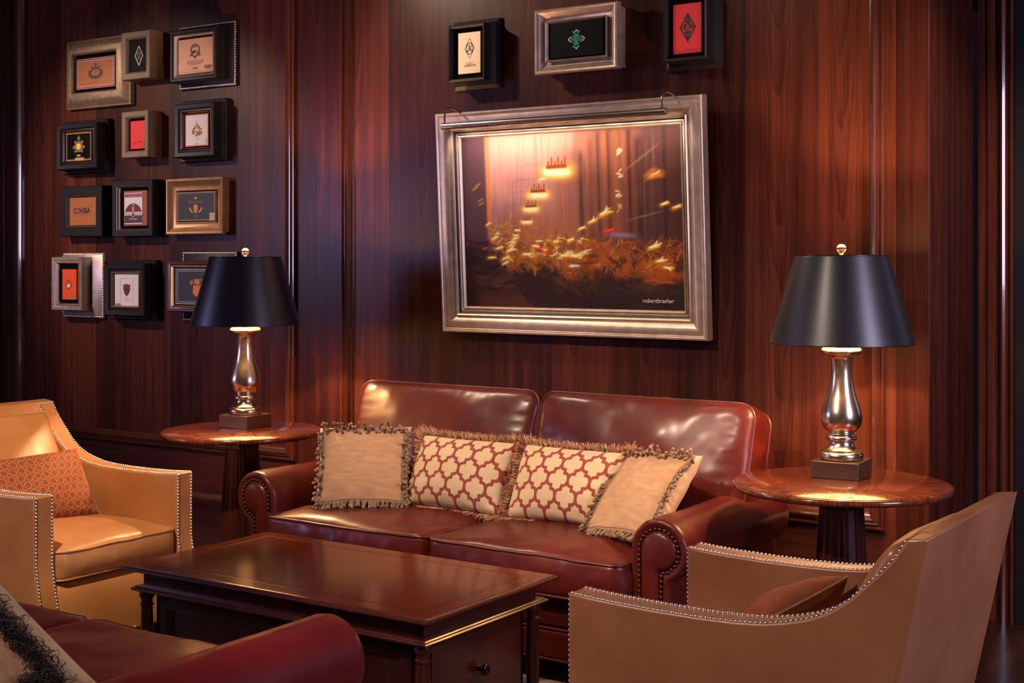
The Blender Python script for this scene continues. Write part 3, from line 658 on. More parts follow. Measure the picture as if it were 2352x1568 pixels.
    lay(sm(V, .66, .74)*sm(n1, .48, .62)*sm(U, .2, .3)*.8, C(44, 26, 24))
    lay(sm(V, .56, hz+.06)*(1-sm(V, .68, .74))*sm(U, .14, .18)*(1-sm(U, .42, .56))*sm(n3, .48, .66)*.8, C(226, 172, 74))
    cloud(240, .2, 1.0, .62, .80, [(160, 92, 34), (150, 80, 26), (100, 56, 24), (60, 34, 24), (210, 140, 60)], (.008, .018), (.0015, .0035), (-1.6, 1.6), .8)
    # lamp standards and arms
    def line(pts, w, c, a=.8):
        for (u0, v0), (u1, v1) in zip(pts, pts[1:]):
            n = max(2, int(max(abs(u1-u0)*NX, abs(v1-v0)*NZ)/2))
            for i in range(n+1):
                t = i/n; dab(u0+(u1-u0)*t, v0+(v1-v0)*t, w*1.3, w, 0, c, a)
    br = C(96, 48, 36)
    for (u, v, ue, vb) in ((.283, .175, .44, .66), (.245, .26, .385, .64), (.218, .33, .34, .62), (.200, .405, .31, .60), (.192, .485, .29, .58), (.195, .54, .27, .6)):
        line([(u, vb), (u, v+.03), (u+.006, v+.006), (u+.02, v), (ue, v-.004)], .0013, br, .6)
    Y1, Y2, Y3 = C(255, 226, 120), C(255, 196, 40), C(255, 250, 214)
    for (u, v, w) in ((.455, .222, .070), (.365, .350, .052), (.330, .430, .040), (.308, .502, .028), (.262, .548, .014), (.252, .577, .014)):
        dab(u, v, w*1.35, w*.55, 0, C(214, 140, 60), .55, 1); dab(u, v, w, w*.38, 0, Y2, 1); dab(u, v+.002, w*.88, w*.28, 0, Y1, 1); dab(u, v+.002, w*.75, w*.2, 0, Y3, .8)
        for k in range(14): dab(u+w*rg_.uniform(-.75, .75), v+.012*rg_.uniform(-.6, .8)*w/.058, w*.14, w*.055, rg_.uniform(-.5, .5), Y3, .9)
        for k in range(6): line([(u+w*(-.55+.22*k), v-w*.42), (u+w*(-.55+.22*k)+w*.03, v-w*(.85+.35*(k % 2)))], .0022*w/.058+.0006, C(130, 44, 20), .8)
        line([(u-w*.6, v-w*.42), (u+w*.6, v-w*.46)], w*.10, C(140, 56, 24), .8)
    dab(.385, .26, .022, .006, -.25, Y2, 1); dab(.388, .258, .014, .003, -.25, Y3, 1)
    for (u, v, l, a) in ((.56, .548, .018, -.45), (.61, .51, .022, -.35), (.665, .468, .030, -.40), (.885, .26, .020, -.4), (.875, .655, .028, -.3), (.90, .73, .022, -.1), (.93, .765, .02, .2), (.925, .42, .018, -.3), (.975, .44, .02, -.3),
                         (.51, .615, .018, -.5), (.44, .62, .016, -.2), (.50, .685, .020, 0), (.15, .60, .022, -.5), (.16, .57, .014, -.2), (.17, .655, .02, -.2), (.235, .64, .024, -.6), (.24, .615, .02, -.7), (.225, .67, .026, -.4),
                         (.25, .60, .018, -.3), (.13, .71, .02, -.1), (.20, .715, .022, -.3), (.345, .645, .018, 0), (.36, .615, .016, -.1), (.12, .515, .015, -.5), (.30, .69, .025, -.1), (.56, .685, .028, -.05), (.48, .70, .030, -.1), (.53, .70, .03, .1)):
        dab(u, v, l*1.25, l*.5, a, C(200, 130, 30), .55, 1)
        dab(u, v, l*.9, l*.20, a, Y2, .8, 1)
        for _ in range(4): curl(u+l*rg_.uniform(-.8, -.2), v+l*rg_.uniform(-.12, .12), l*rg_.uniform(.5, .8), l*.09, a+rg_.uniform(-.1, .1), (Y2, Y1, Y1, Y3)[_], .9, rg_.uniform(-.7, .7))
        curl(u-l*.4, v-.002, l*.6, l*.13, a, Y3, 1)
    for k in range(34): curl(rg_.uniform(.13, .62), rg_.uniform(.60, .72), rg_.uniform(.006, .018), rg_.uniform(.001, .003), rg_.uniform(-.7, .2), (Y1, Y3, Y2)[k % 3], .9)
    for k in range(10): dab(.885+rg_.uniform(-.02, .02), .26+rg_.uniform(-.03, .03), .03, .006, rg_.uniform(-.6, .2), C(196, 120, 40), .35)
    for (u, v, l, a) in ((.685, .56, .030, -.2), (.40, .675, .022, -.4), (.36, .66, .02, .2), (.10, .655, .014, -.2), (.01, .63, .006, 1.4)):
        dab(u, v, l, l*.30, a, C(206, 20, 22), 1); dab(u, v-.003, l*.7, l*.10, a, C(255, 90, 50), .9)
    dab(.525, .757, .024, .0055, -.05, C(240, 232, 226), 1); dab(.20, .74, .02, .005, -.45, C(250, 230, 150), 1)
    dab(.74, .585, .055, .009, .06, C(140, 118, 150), .75)
    for (v, s) in ((.12, 1), (.245, 1), (.355, 1), (.43, .5)):
        for k in range(5): dab(.735+rg_.uniform(-.01, .008), v+rg_.uniform(-.02, .02), .010, .003, rg_.uniform(-.9, .4), C(238, 190, 140), .85*s)
    dab(.83, .165, .09, .0045, -.62, C(150, 110, 98), .35); dab(.845, .48, .075, .004, -.24, C(150, 120, 118), .4)
    for (u, v) in ((.06, .30), (.075, .28), (.085, .37), (.09, .39)): dab(u, v, .016, .004, -.5, C(170, 140, 60), .75)
    for k in range(26): dab(rg_.uniform(.52, .62), rg_.uniform(.68, .82), rg_.uniform(.02, .05), .003, rg_.uniform(-.8, .4), C(70, 34, 22), .4)
    img[:] *= (1+.10*(rg_.rand(NZ, NX, 1)-.5)); 
    return np.clip(img, 0, 1)
NX, NZ = 560, 420
cw, ch = W_-.236, H_-.236
im = paint(NX, NZ)
mb = MB(); x0, z0 = -cw/2, .118
vs_ = [(x0+cw*i/(NX-1), .038, z0+ch*(1-j/(NZ-1))) for j in range(NZ) for i in range(NX)]
mb.v = vs_; mb.f = [(j*NX+i, (j+1)*NX+i, (j+1)*NX+i+1, j*NX+i+1) for j in range(NZ-1) for i in range(NX-1)]
me = bpy.data.meshes.new('canvas'); me.from_pydata(mb.v, [], mb.f); me.update()
ca = me.color_attributes.new('paint', 'FLOAT_COLOR', 'POINT'); ca.data.foreach_set('color', np.concatenate([im, np.ones((NZ, NX, 1))], 2).astype(np.float32).ravel())
q = NT('oil_paint'); at = q.n('Attribute', {'attribute_name': 'paint'}); q.p(Base_Color=at.outputs['Color'], Roughness=.55, Coat_Weight=.06, Coat_Roughness=.2); q.b.inputs['Specular IOR Level'].default_value = .2
nn = q.n('TexNoise', Vector=q.coords((160, 160, 60)), Scale=1.0, Detail=4.0); q.bump(nn.outputs[0], .35, .0015)
me.materials.append(q.m); cvs = bpy.data.objects.new('canvas', me); link(cvs, pr_root)
paper('signature_ink', (.62,.52,.45,1))
text_mesh('robertbrasher', .026, M['signature_ink'], cvs, 'signature', loc=(cw/2-.125, .0365, z0+.040), shear=.25)
# picture lamp along the top of the painting
pl = thing('picture_lamp', 'slim brushed steel picture lamp with two curved arms over the painting', 'lamp', (-3.132, -.232, 2.103))
obj('lamp_tube', MB().tube([(-.565, 0, 0), (.565, 0, 0)], .0145, 16), M['steel'], pl, bevel=.002)
for x in (-.545, .545):
    obj('arm', MB().tube([(x, -.002, .008), (x, -.004, .04)]+[(x, .040-.044*math.cos(a), .045+.040*math.sin(a)) for a in [R(10*k) for k in range(1, 9)]]+[(x, .07, .082), (x, .20, .045)], .0045, 8), M['steel'], pl)
for k in range(8):
    x = -.49+.14*k
    obj('lens', MB().lathe([(0, -.0005), (.010, -.0005), (.010, .002), (0, .002)], 10, (x, .006, -.0125)), M['led'], pl)
    L = bpy.data.lights.new('picture_lamp_spot', 'SPOT'); L.energy = 3.1; L.color = (1, .76, .58); L.spot_size = R(112); L.spot_blend = 1; L.shadow_soft_size = .006
    lo = bpy.data.objects.new('picture_lamp_spot', L); link(lo); lo.location = (-3.132+x, -.225, 2.086); lo.rotation_euler = (R(52), 0, 0)

# ------------------------------------------------------------------ soft shapes
def fbm(p, s, o=3): return noise.fractal(Vector(p)*s, 1.0, 2.0, o, noise_basis='PERLIN_ORIGINAL')

def cushion(w, d, h, crown=.03, side=.015, cr=.05, nx=44, ny=34, nz=8, wr=.004, seed=0, front_round=0, edge_r=.012):
    """boxed cushion, origin at centre of underside: X width, Y depth, Z height. returns MB and edge loop functions"""
    def warp(a, b, c):
        # a,b in [-1,1] rounded-rectangle outline, c in [0,1]
        x, y = a*w/2, b*d/2
        ax, ay = abs(x)-(w/2-cr), abs(y)-(d/2-cr)
        if ax > 0 and ay > 0:
            m = max(ax, ay); L = math.hypot(ax, ay); k = m/L
            ax *= k; ay *= k
            x = math.copysign(w/2-cr+ax, x); y = math.copysign(d/2-cr+ay, y)
        edge = max(abs(a), abs(b))
        bul = 1+0*edge
        ex = side*math.sin(PI*c)*(1-abs(b)**4)*(abs(a) > .999)
        ey = side*math.sin(PI*c)*(1-abs(a)**4)*(abs(b) > .999)
        x += math.copysign(ex, x); y += math.copysign(ey, y)
        q = (1-a*a)*(1-b*b)
        z = c*h
        if c > .999: z += crown*(q**.45)
        if c < .001: z -= crown*.3*(q**.5)
        n = fbm((x+seed, y, z*2+seed), 5.0)*wr
        # radiating puckers close to the seams
        pk = math.sin(a*w*70+seed+3*fbm((x, y+seed, 0), 6))*math.exp(-(1-abs(b))*d/2/.05)*wr*.5+math.sin(b*d*70+seed+3*fbm((y, x+seed, 0), 6))*math.exp(-(1-abs(a))*w/2/.05)*wr*.5
        t = 1-(edge if c in (0, 1) else 1)
        z += (n+pk*min(1, t*12+.0))*(1 if c > .5 else .3)*min(1, t*8)
        if 0 < c < 1:
            o = n*1.3*math.sin(PI*c)+.5*wr*math.sin((x+y)*60+seed+4*fbm((x, y, z), 9))*math.sin(PI*c)
            if abs(a) > .999: x += math.copysign(o, x)
            if abs(b) > .999: y += math.copysign(o, y)
        # soft sag of the seam line
        z += .004*fbm((x*1.0+seed, y, 0), 2.5)*c*2
        return (x, y, z)
    mb = MB(); idx = {}
    def V(i, j, k):
        key = (i, j, k)
        if key not in idx: idx[key] = len(mb.v); mb.v.append(warp(i/nx*2-1, j/ny*2-1, k/nz))
        return idx[key]
    for i in range(nx):
        for j in range(ny):
            mb.f.append((V(i, j, nz), V(i+1, j, nz), V(i+1, j+1, nz), V(i, j+1, nz))); mb.f.append((V(i, j, 0), V(i, j+1, 0), V(i+1, j+1, 0), V(i+1, j, 0)))
    for k in range(nz):
        for i in range(nx):
            mb.f.append((V(i, 0, k), V(i+1, 0, k), V(i+1, 0, k+1), V(i, 0, k+1))); mb.f.append((V(i, ny, k), V(i, ny, k+1), V(i+1, ny, k+1), V(i+1, ny, k)))
        for j in range(ny):
            mb.f.append((V(0, j, k), V(0, j, k+1), V(0, j+1, k+1), V(0, j+1, k))); mb.f.append((V(nx, j, k), V(nx, j+1, k), V(nx, j+1, k+1), V(nx, j, k+1)))
    def edge(c):
        P = [(i/nx*2-1, -1) for i in range(nx)]+[(1, j/ny*2-1) for j in range(ny)]+[(1-i/nx*2, 1) for i in range(nx)]+[(-1, 1-j/ny*2) for j in range(ny)]
        return [warp(a, b, c) for a, b in P]
    return mb, edge

def make_cushion(name, parent, w, d, h, mat_, wmat, loc, rot=(0,0,0), piping=.0045, cs=(1, 0), **k):
    mb, edge = cushion(w, d, h, **k)
    o = obj(name, mb, mat_, parent, ang=180, loc=loc, rot=rot)
    for c in cs:
        obj('piping', MB().tube(edge(c), piping, 7, closed=True), wmat, o, ang=180)
    return o

def pillow_geo(w, h, T, nx=60, nz=44, pinch=.06, seed=0, wr=.004, bend=0):
    def P(a, b, s):
        e = (1-a**2)*(1-b**2)
        x = a*w/2*(1-pinch*(1-b*b)); z = b*h/2*(1-pinch*(1-a*a))
        y = -s*T/2*(max(e, 0)**.42)
        y += s*wr*fbm((x+seed, z+seed, s), 7)*min(1, e*8)
        y += s*wr*.8*math.sin((a*a-b*b)*9+seed+5*fbm((x, seed, z), 5))*math.exp(-e*7)*min(1, e*20)
        y += bend*(a*a)*w
        return (x, y, z)
    return P
def pillow_mesh(P, nx, nz, pat=None, w=0, h=0):
    mb = MB(); A = []; f = {}; 
    for s in (1, -1):
        for j in range(nz+1):
            for i in range(nx+1):
                bd = i in (0, nx) or j in (0, nz)
                if s == -1 and bd: f[(s, i, j)] = f[(1, i, j)]; continue
                a, b = i/nx*2-1, j/nz*2-1
                f[(s, i, j)] = len(mb.v); mb.v.append(P(a, b, s))
                if pat: A.append(pat(a*w/2, b*h/2)*5)
    for s in (1, -1):
        for j in range(nz):
            for i in range(nx):
                q = (f[(s, i, j)], f[(s, i+1, j)], f[(s, i+1, j+1)], f[(s, i, j+1)])
                mb.f.append(q if s == 1 else q[::-1])
    return mb, (A if pat else None)
def perimeter(P, n, off=0.0, s=1, k=1.0):
    out = []
    for t in range(n):
        u = t/n*4; e = int(u); r_ = u-e
        a, b = ((r_*2-1, -1), (1, r_*2-1), (1-r_*2, 1), (-1, 1-r_*2))[e]
        out.append((Vector(P(a*k, b*k, s)), Vector((a*(abs(a) > .99 or abs(a) > abs(b)), 0, b*(abs(b) > .99 or abs(b) > abs(a)))).normalized(), a, b))
    return out

WX, WZ, JG, SG = .092, .136, .0075, .0085
def quatre_sdf():
    pts = []
    ax, az = WX/4-JG*0.6, WZ/4-SG
    for k in range(9):
        t = PI/2*k/8; pts.append((WX/4+JG+(WX/4-JG)*math.cos(t), az*math.sin(t)))
    pts += [(WX/4, az), (WX/4, WZ/2-az)]
    for k in range(9):
        t = PI/2*k/8; pts.append(((WX/4-JG)*(1-math.sin(t)), WZ/2-az*math.cos(t)))
    seg = list(zip(pts, pts[1:]))
    def f(x, z):
        x = abs((x+WX*500) % WX); x = min(x, WX-x); z = abs((z+WZ*500) % WZ); z = min(z, WZ-z)
        m = 9
        for (a, b), (c, d) in seg:
            ux, uz = c-a, d-b; L = ux*ux+uz*uz
            t = 0 if L < 1e-12 else max(0, min(1, ((x-a)*ux+(z-b)*uz)/L))
            q = (x-a-ux*t)**2+(z-b-uz*t)**2
            if q < m: m = q
        return math.sqrt(m)*2.2
    return f
QS = quatre_sdf()
def dots(x, z):
    S = .040; best = 9
    r_ = z/(S*.866); 
    for j in (math.floor(r_), math.floor(r_)+1):
        off = (j % 2)*.5
        i = round(x/S-off); 
        dx, dz = x-(i+off)*S, z-j*S*.866; best = min(best, math.hypot(dx, dz))
    d1 = abs(best-.0155)
    return d1

def place(o, loc, rz=0, rx=0, ry=0):
    # rx leans the top back (away from -Y face), ry rolls in its own plane, rz turns
    m = Matrix.Rotation(rz, 4, 'Z') @ Matrix.Rotation(rx, 4, 'X') @ Matrix.Rotation(ry, 4, 'Y')
    o.matrix_world = Matrix.Translation(loc) @ m

def patterned_pillow(label, loc, rz, rx, ry, w=.480, h=.300, seed=0, group=None):
    P = pillow_geo(w, h, .17, seed=seed, pinch=.05, wr=.005)
    t = thing('patterned_pillow', label, 'pillow', group='quatrefoil pillows on the sofa')
    mb, A = pillow_mesh(P, 150, 100, QS, w, h)
    obj('cover', mb, M['quatre'], t, ang=180, attr=A)
    fr = MB(); rr = random.Random(seed+1)
    for k in range(4600):
        u = rr.random()*4; e = int(u); r_ = u-e
        a, b = ((r_*2-1, -1), (1, r_*2-1), (1-r_*2, 1), (-1, 1-r_*2))[e]
        p = Vector(P(a, b, 1)); out = Vector(((0, -1), (1, 0), (0, 1), (-1, 0))[e]).to_3d(); out = Vector((out.x, 0, out.y))
        if abs(a) > .97 and abs(b) > .97: out = Vector((a, 0, b)).normalized()
        tan = Vector((out.z, 0, -out.x))
        dirv = (out*rr.uniform(.5, 1)+tan*rr.gauss(0, .5)+Vector((0, rr.uniform(-1.3, .5), 0))).normalized()
        L = rr.uniform(.026, .044)*(1.25 if abs(a) > .93 and abs(b) > .93 else 1); q = p+dirv*L+Vector((0, 0, -.002)); s_ = dirv.orthogonal().normalized()*.0014; s2 = dirv.cross(s_)
        fr.add([p-s_-s2, p+s_-s2, p+s2*1.2, q-s_*.5, q+s_*.5, q+s2*.5], [(0, 1, 4, 3), (1, 2, 5, 4), (2, 0, 3, 5), (3, 4, 5)])
    obj('brush_fringe', fr, M['brush'], t, ang=180)
    place(t, loc, rz, rx, ry); return t

def tassel_mesh(P, w, h, n, rr, gravity, k=.90, scale=1.0):
    mb = MB()
    for i in range(n):
        u = i/n*4+rr.uniform(-.01, .01); u %= 4; e = int(u); r_ = u-e
        a, b = ((r_*2-1, -1), (1, r_*2-1), (1-r_*2, 1), (-1, 1-r_*2))[e]
        p = Vector(P(a*k, b*k, 1))+Vector((0, -.003, 0))
        out = Vector(((0, 0, -1), (1, 0, 0), (0, 0, 1), (-1, 0, 0))[e])
        d = out*rr.uniform(.35, .9)+Vector((0, -.35, 0))+Vector(gravity)*rr.uniform(.5, 1.0)+Vector((rr.gauss(0, .25), 0, rr.gauss(0, .2)))
        d.normalize()
        L = rr.uniform(.026, .038)*scale; side = d.orthogonal().normalized(); up2 = d.cross(side)
        prof = []
        for q_ in range(9):
            prof.append((.0028+.0014*(q_ % 2), L*.62*q_/8))
        prof += [(.0045, L*.68), (.0066, L*.80), (.0066, L*.92), (.0035, L*1.02), (.0005, L*1.05)]
        seg = 7
        Ls = [[tuple(p+d*z+(side*math.cos(2*PI*s/seg)+up2*math.sin(2*PI*s/seg))*r__*scale) for s in range(seg)] for r__, z in prof]
        mb.loops(Ls, True, True, True)
    return mb

def plain_pillow(label, loc, rz, rx, ry, w=.40, h=.40, T=.15, seed=0, grav=(0, 0, -.9), n=190, fringe='tassel', k=.90, pinch=.05):
    P = pillow_geo(w, h, T, seed=seed, pinch=pinch, wr=.005)
    t = thing('fringed_pillow', label, 'pillow', group='square fringed pillows')
    nx, nz = 80, 80
    mb, _ = pillow_mesh(P, nx, nz)
    obj('cover', mb, M['fab_back'], t, ang=180)
    fp = MB(); n2 = 60                      # chenille front panel
    for j in range(n2+1):
        for i in range(n2+1):
            a, b = (i/n2*2-1)*k, (j/n2*2-1)*k; p = P(a, b, 1); fp.v.append((p[0], p[1]-.0018, p[2]))
    fp.f = [(j*(n2+1)+i, j*(n2+1)+i+1, (j+1)*(n2+1)+i+1, (j+1)*(n2+1)+i) for j in range(n2) for i in range(n2)]
    obj('front_panel', fp, M['fab_plain'], t, ang=180)
    rr = random.Random(seed+9)
    if fringe == 'tassel':
        obj('tassel_fringe', tassel_mesh(P, w, h, n, rr, grav, k), M['tassel'], t, ang=60)
        c = MB()
        for kk in (k-.045, k-.01, k+.02):
            c.tube([tuple(p[0]+Vector((0, -.003, 0))) for p in perimeter(P, 120, k=kk)], .0022, 6, closed=True)
        obj('braid', c, M['cord'], t, ang=60)
    else:
        c = MB()
        for i in range(3000):
            u = rr.random()*4; e = int(u); r_ = u-e
            a, b = ((r_*2-1, -1), (1, r_*2-1), (1-r_*2, 1), (-1, 1-r_*2))[e]
            kk = k+rr.uniform(-.05, .05)
            p = Vector(P(a*kk, b*kk, 1)); out = Vector(((0, 0, -1), (1, 0, 0), (0, 0, 1), (-1, 0, 0))[e])
            d = (out*rr.uniform(-.9, .3)+Vector((0, -rr.uniform(.4, 1.2), 0))+Vector((rr.gauss(0, .5), 0, rr.gauss(0, .5)))).normalized()
            s_ = d.cross(Vector((rr.gauss(0, 1), rr.gauss(0, 1), rr.gauss(0, 1)))).normalized()
            L = rr.uniform(.018, .040); cv = rr.uniform(.5, 1.1)
            pts = [p+d*(L*math.sin(t_*2.4)/1.0)+s_*(L*cv*(1-math.cos(t_*2.4))*.5) for t_ in (0, .3, .6, .9, 1.2)]
            c.tube([tuple(x_) for x_ in pts], .0009, 3)
        obj('curl_fringe', c, M['curl'], t, ang=180)
    place(t, loc, rz, rx, ry); return t

def velvet_pillow(label, loc, rz, rx, ry, w=.52, h=.30, seed=0, T=.15, rings=True):
    P = pillow_geo(w, h, T, seed=seed, pinch=.05, wr=.004)
    t = thing('velvet_pillow', label, 'pillow', group='velvet pillows on the armchairs')
    mb, A = pillow_mesh(P, 170, 100, dots if rings else (lambda a, b: 1.0), w, h)
    obj('cover', mb, M['velvet'], t, ang=180, attr=A)
    pts = [tuple(p[0]) for p in perimeter(P, 200)]
    cb = MB()
    for i, p in enumerate(pts[::1]):
        cb.add([(p[0]+a, p[1]+b, p[2]+c_) for a, b, c_ in ((-.004,0,0),(.004,0,0),(0,-.004,0),(0,.004,0),(0,0,-.004),(0,0,.004))], [(0,2,4),(2,1,4),(1,3,4),(3,0,4),(2,0,5),(1,2,5),(3,1,5),(0,3,5)])
    obj('cord_edge', cb, M['cord'], t, ang=180)
    place(t, loc, rz, rx, ry); return t

# ------------------------------------------------------------------ sofa
def inset_poly(poly, d):
    n = len(poly); out = []
    for i in range(n):
        a, b, c = Vector(poly[i-1]), Vector(poly[i]), Vector(poly[(i+1) % n])
        t1 = (b-a).normalized(); t2 = (c-b).normalized(); nn_ = Vector((-(t1.y+t2.y), t1.x+t2.x))
        nn_ = nn_.normalized() if nn_.length > 1e-6 else Vector((0, 0))
        out.append(tuple(b+nn_*d))
    return out
def arm_section(h=.64, d=0.0, wtop=.215, wlow=.150, z0=.085):
    """counter-clockwise keyhole outline inset by d; x=0 is the inner face, +x outwards"""
    r0_ = wtop/2; rr_ = r0_-d; cx, cz = wtop/2, h-r0_
    xo = wlow-d; aj = -math.acos(max(-1, min(1, (xo-cx)/rr_))); zj = cz+rr_*math.sin(aj)
    pts = [(xo, z0+d*.6+(zj-z0-d*.6)*k/12) for k in range(12)]
    for k in range(24):
        a = aj+(PI-aj)*k/23; pts.append((cx+rr_*math.cos(a), cz+rr_*math.sin(a)))
    pts += [(d, cz-(cz-z0-d*.6)*k/12) for k in range(1, 13)]
    return pts
def make_sofa(root, L, xi0, xi1, yf, yb, seat_y0, mat_, back=True, h=.64, low_back=None):
    """local frame = world-aligned metres, sofa faces -Y. xi0/xi1: inner arm faces"""
    w = xi1-xi0; cx = (xi0+xi1)/2
    base = MB().box(xi0-.10, xi1+.10, yf+.035, yb-.04, .085, .345)
    obj('base', base, mat_, root, bevel=.02, bseg=3)
    obj('front_rail', MB().box(xi0+.0, xi1-.0, yf+.012, yf+.05, .215, .335), mat_, root, bevel=.012, bseg=3)
    obj('front_rail', MB().box(xi0+.0, xi1-.0, yf+.012, yf+.05, .10, .205), mat_, root, bevel=.012, bseg=3)
    obj('piping', MB().tube([(xi0, yf+.012, .21), (xi1, yf+.012, .21)], .005, 6).tube([(xi0, yf+.012, .10), (xi1, yf+.012, .10)], .005, 6), M['welt'], root)
    for sx in (xi0-.06, xi1+.06):
        for sy in (yf+.06, yb-.10): obj('foot', MB().lathe([(.022, 0), (.030, .02), (.034, .05), (.028, .085), (.0, .085)], 16, (sx, sy, 0.012)), M['mahog_d'], root)
    for s, xi in ((-1, xi0), (1, xi1)):
        sec = arm_section(h)
        lp = []
        def loop(ins, y, amp=0):
            q = arm_section(h, ins)
            return [(xi+s*a, y, b) for a, b in q]
        ys = [yf+.030+(yb-.03-yf-.030)*k/26 for k in range(27)]
        Ls = [loop(.030, yf+.012), loop(.018, yf+.001), loop(.008, yf+.002), loop(.002, yf+.010), loop(0, yf+.022)]
        for y in ys:
            Lp = loop(0, y); t = (y-yf)
            amp = .0035*math.exp(-t/.10)
            L2 = []
            for i, (px_, py_, pz_) in enumerate(Lp):
                if pz_ > .40:
                    ang_ = math.atan2(pz_-(h-.1075), px_-(xi+s*.1075))
                    o_ = amp*math.sin(ang_*15+t*8)+.003*fbm((px_*2, py_*1.5, pz_*2), 3)
                    px_ += math.cos(ang_)*o_; pz_ += math.sin(ang_)*o_-.012*t*(pz_ > .5)*0
                L2.append((px_, py_, pz_))
            Ls.append(L2)
        Ls += [loop(.01, yb-.012), loop(.03, yb)]
        mb = MB().loops(Ls, True, True, True)
        arm = obj('arm', mb, mat_, root, ang=50)
        # recessed front panel outlined by nails, and a raised pad inside
        q = arm_section(h, .034); qi = arm_section(h, .044); q2 = arm_section(h, .056)
        pad = MB().loops([[(xi+s*a, yf+.012, b) for a, b in arm_section(h, .040)], [(xi+s*a, yf+.002, b) for a, b in qi], [(xi+s*a, yf-.006, b) for a, b in q2 ]], True, False, True)
        obj('arm_front_pad', pad, mat_, arm, ang=60)
        nb = MB(); tot = 0; last = None; step = .0175
        pts = [Vector((a, b)) for a, b in q if b > .12]
        pts = pts if True else pts
        acc = 0
        for i in range(len(pts)-1):
            a, b = pts[i], pts[i+1]; Lq = (b-a).length
            while acc < Lq:
                p = a+(b-a)*(acc/Lq); nb.dome((xi+s*p.x, yf+.004, p.y), (0, -1, 0), .0062, 8); acc += step
            acc -= Lq
        obj('nailhead_trim', nb, M['nail_d'], arm, ang=60)
    cw_ = w/2
    for i in (0, 1):
        x = xi0+cw_*(i+.5)
        make_cushion('seat_cushion', root, cw_-.006, .78, .135, mat_, M['welt'], (x, seat_y0+.39, .345), piping=.0048, crown=.040, side=.012, cr=.045, wr=.0075, seed=3+i*5.3)
    if back:
        bw = .465*2
        for i in (0, 1):
            x = -3.525+i*.955
            make_cushion('back_cushion', root, .945, .49, .150, mat_, M['welt'], (x, -.340, .690), rot=(R(90-17), 0, 0), piping=.0048, crown=.075, side=.012, cr=.062, wr=.008, seed=11+i*7.7)
        bf = MB().prism([(-.36, .30), (-.27, .86), (-.24, .885), (-.17, .885), (-.13, .86), (-.11, .30)], xi0-.155, xi1+.115, 'x')
        obj('back_frame', bf, mat_, root, bevel=.03, bseg=5, ang=60)
    elif low_back:
        bf = MB().prism([(yb-.26, .30), (yb-.22, .60), (yb-.17, .635), (yb-.06, .635), (yb-.02, .60), (yb, .10), (yb-.2, .10)], xi0-.12, xi1+.12, 'x')
        obj('back_frame', bf, mat_, root, bevel=.03, bseg=5, ang=60)

s1 = thing('sofa', 'oxblood leather two-seat sofa with rolled arms against the panelled wall', 'sofa', (0, 0, 0), group='red leather sofas')
make_sofa(s1, 2, -3.905, -2.262, -1.085, -.20, -1.150, M['burg'])
def recentre(root, c):
    c = Vector(c)
    for ch in root.children: ch.location = ch.location - c
    root.location = c
recentre(s1, (-3.08, -.62, 0))
s2 = thing('sofa', 'wine red leather sofa in the lower left foreground, seen over its rolled arm', 'sofa', (0, 0, 0), group='red leather sofas')
make_sofa(s2, 2, -.82, .82, -.475, .72, -.50, M['burg2'], back=False, h=.64, low_back=True)
s2.rotation_euler = (0, 0, PI); s2.location = (-3.17, -3.08, 0)

# pillows on the main sofa
plain_pillow('square wheat-coloured pillow with brown tassel fringe at the left end of the sofa', (-3.650, -.825, .652), R(33), R(-33), R(-1), w=.385, h=.37, T=.14, seed=2)
patterned_pillow('quatrefoil patterned lumbar pillow with brush fringe, left one of the pair on the sofa', (-3.250, -.700, .645), R(-1), R(-27), R(0), seed=3)
patterned_pillow('quatrefoil patterned lumbar pillow with brush fringe, right one beside the tilted square pillow', (-2.740, -.705, .645), R(0), R(-27), R(0), seed=6)
plain_pillow('square wheat-coloured tasselled pillow leaning against the sofa right arm', (-2.375, -.790, .650), R(-24), R(-41), R(-6), w=.385, h=.385, T=.13, seed=8)
plain_pillow('cream pillow with dark curly fringe on the foreground sofa, lower left corner', (-2.74, -3.30, .60), R(56), R(-38), R(53), w=.58, h=.38, T=.15, seed=12, fringe='curl', k=.64)

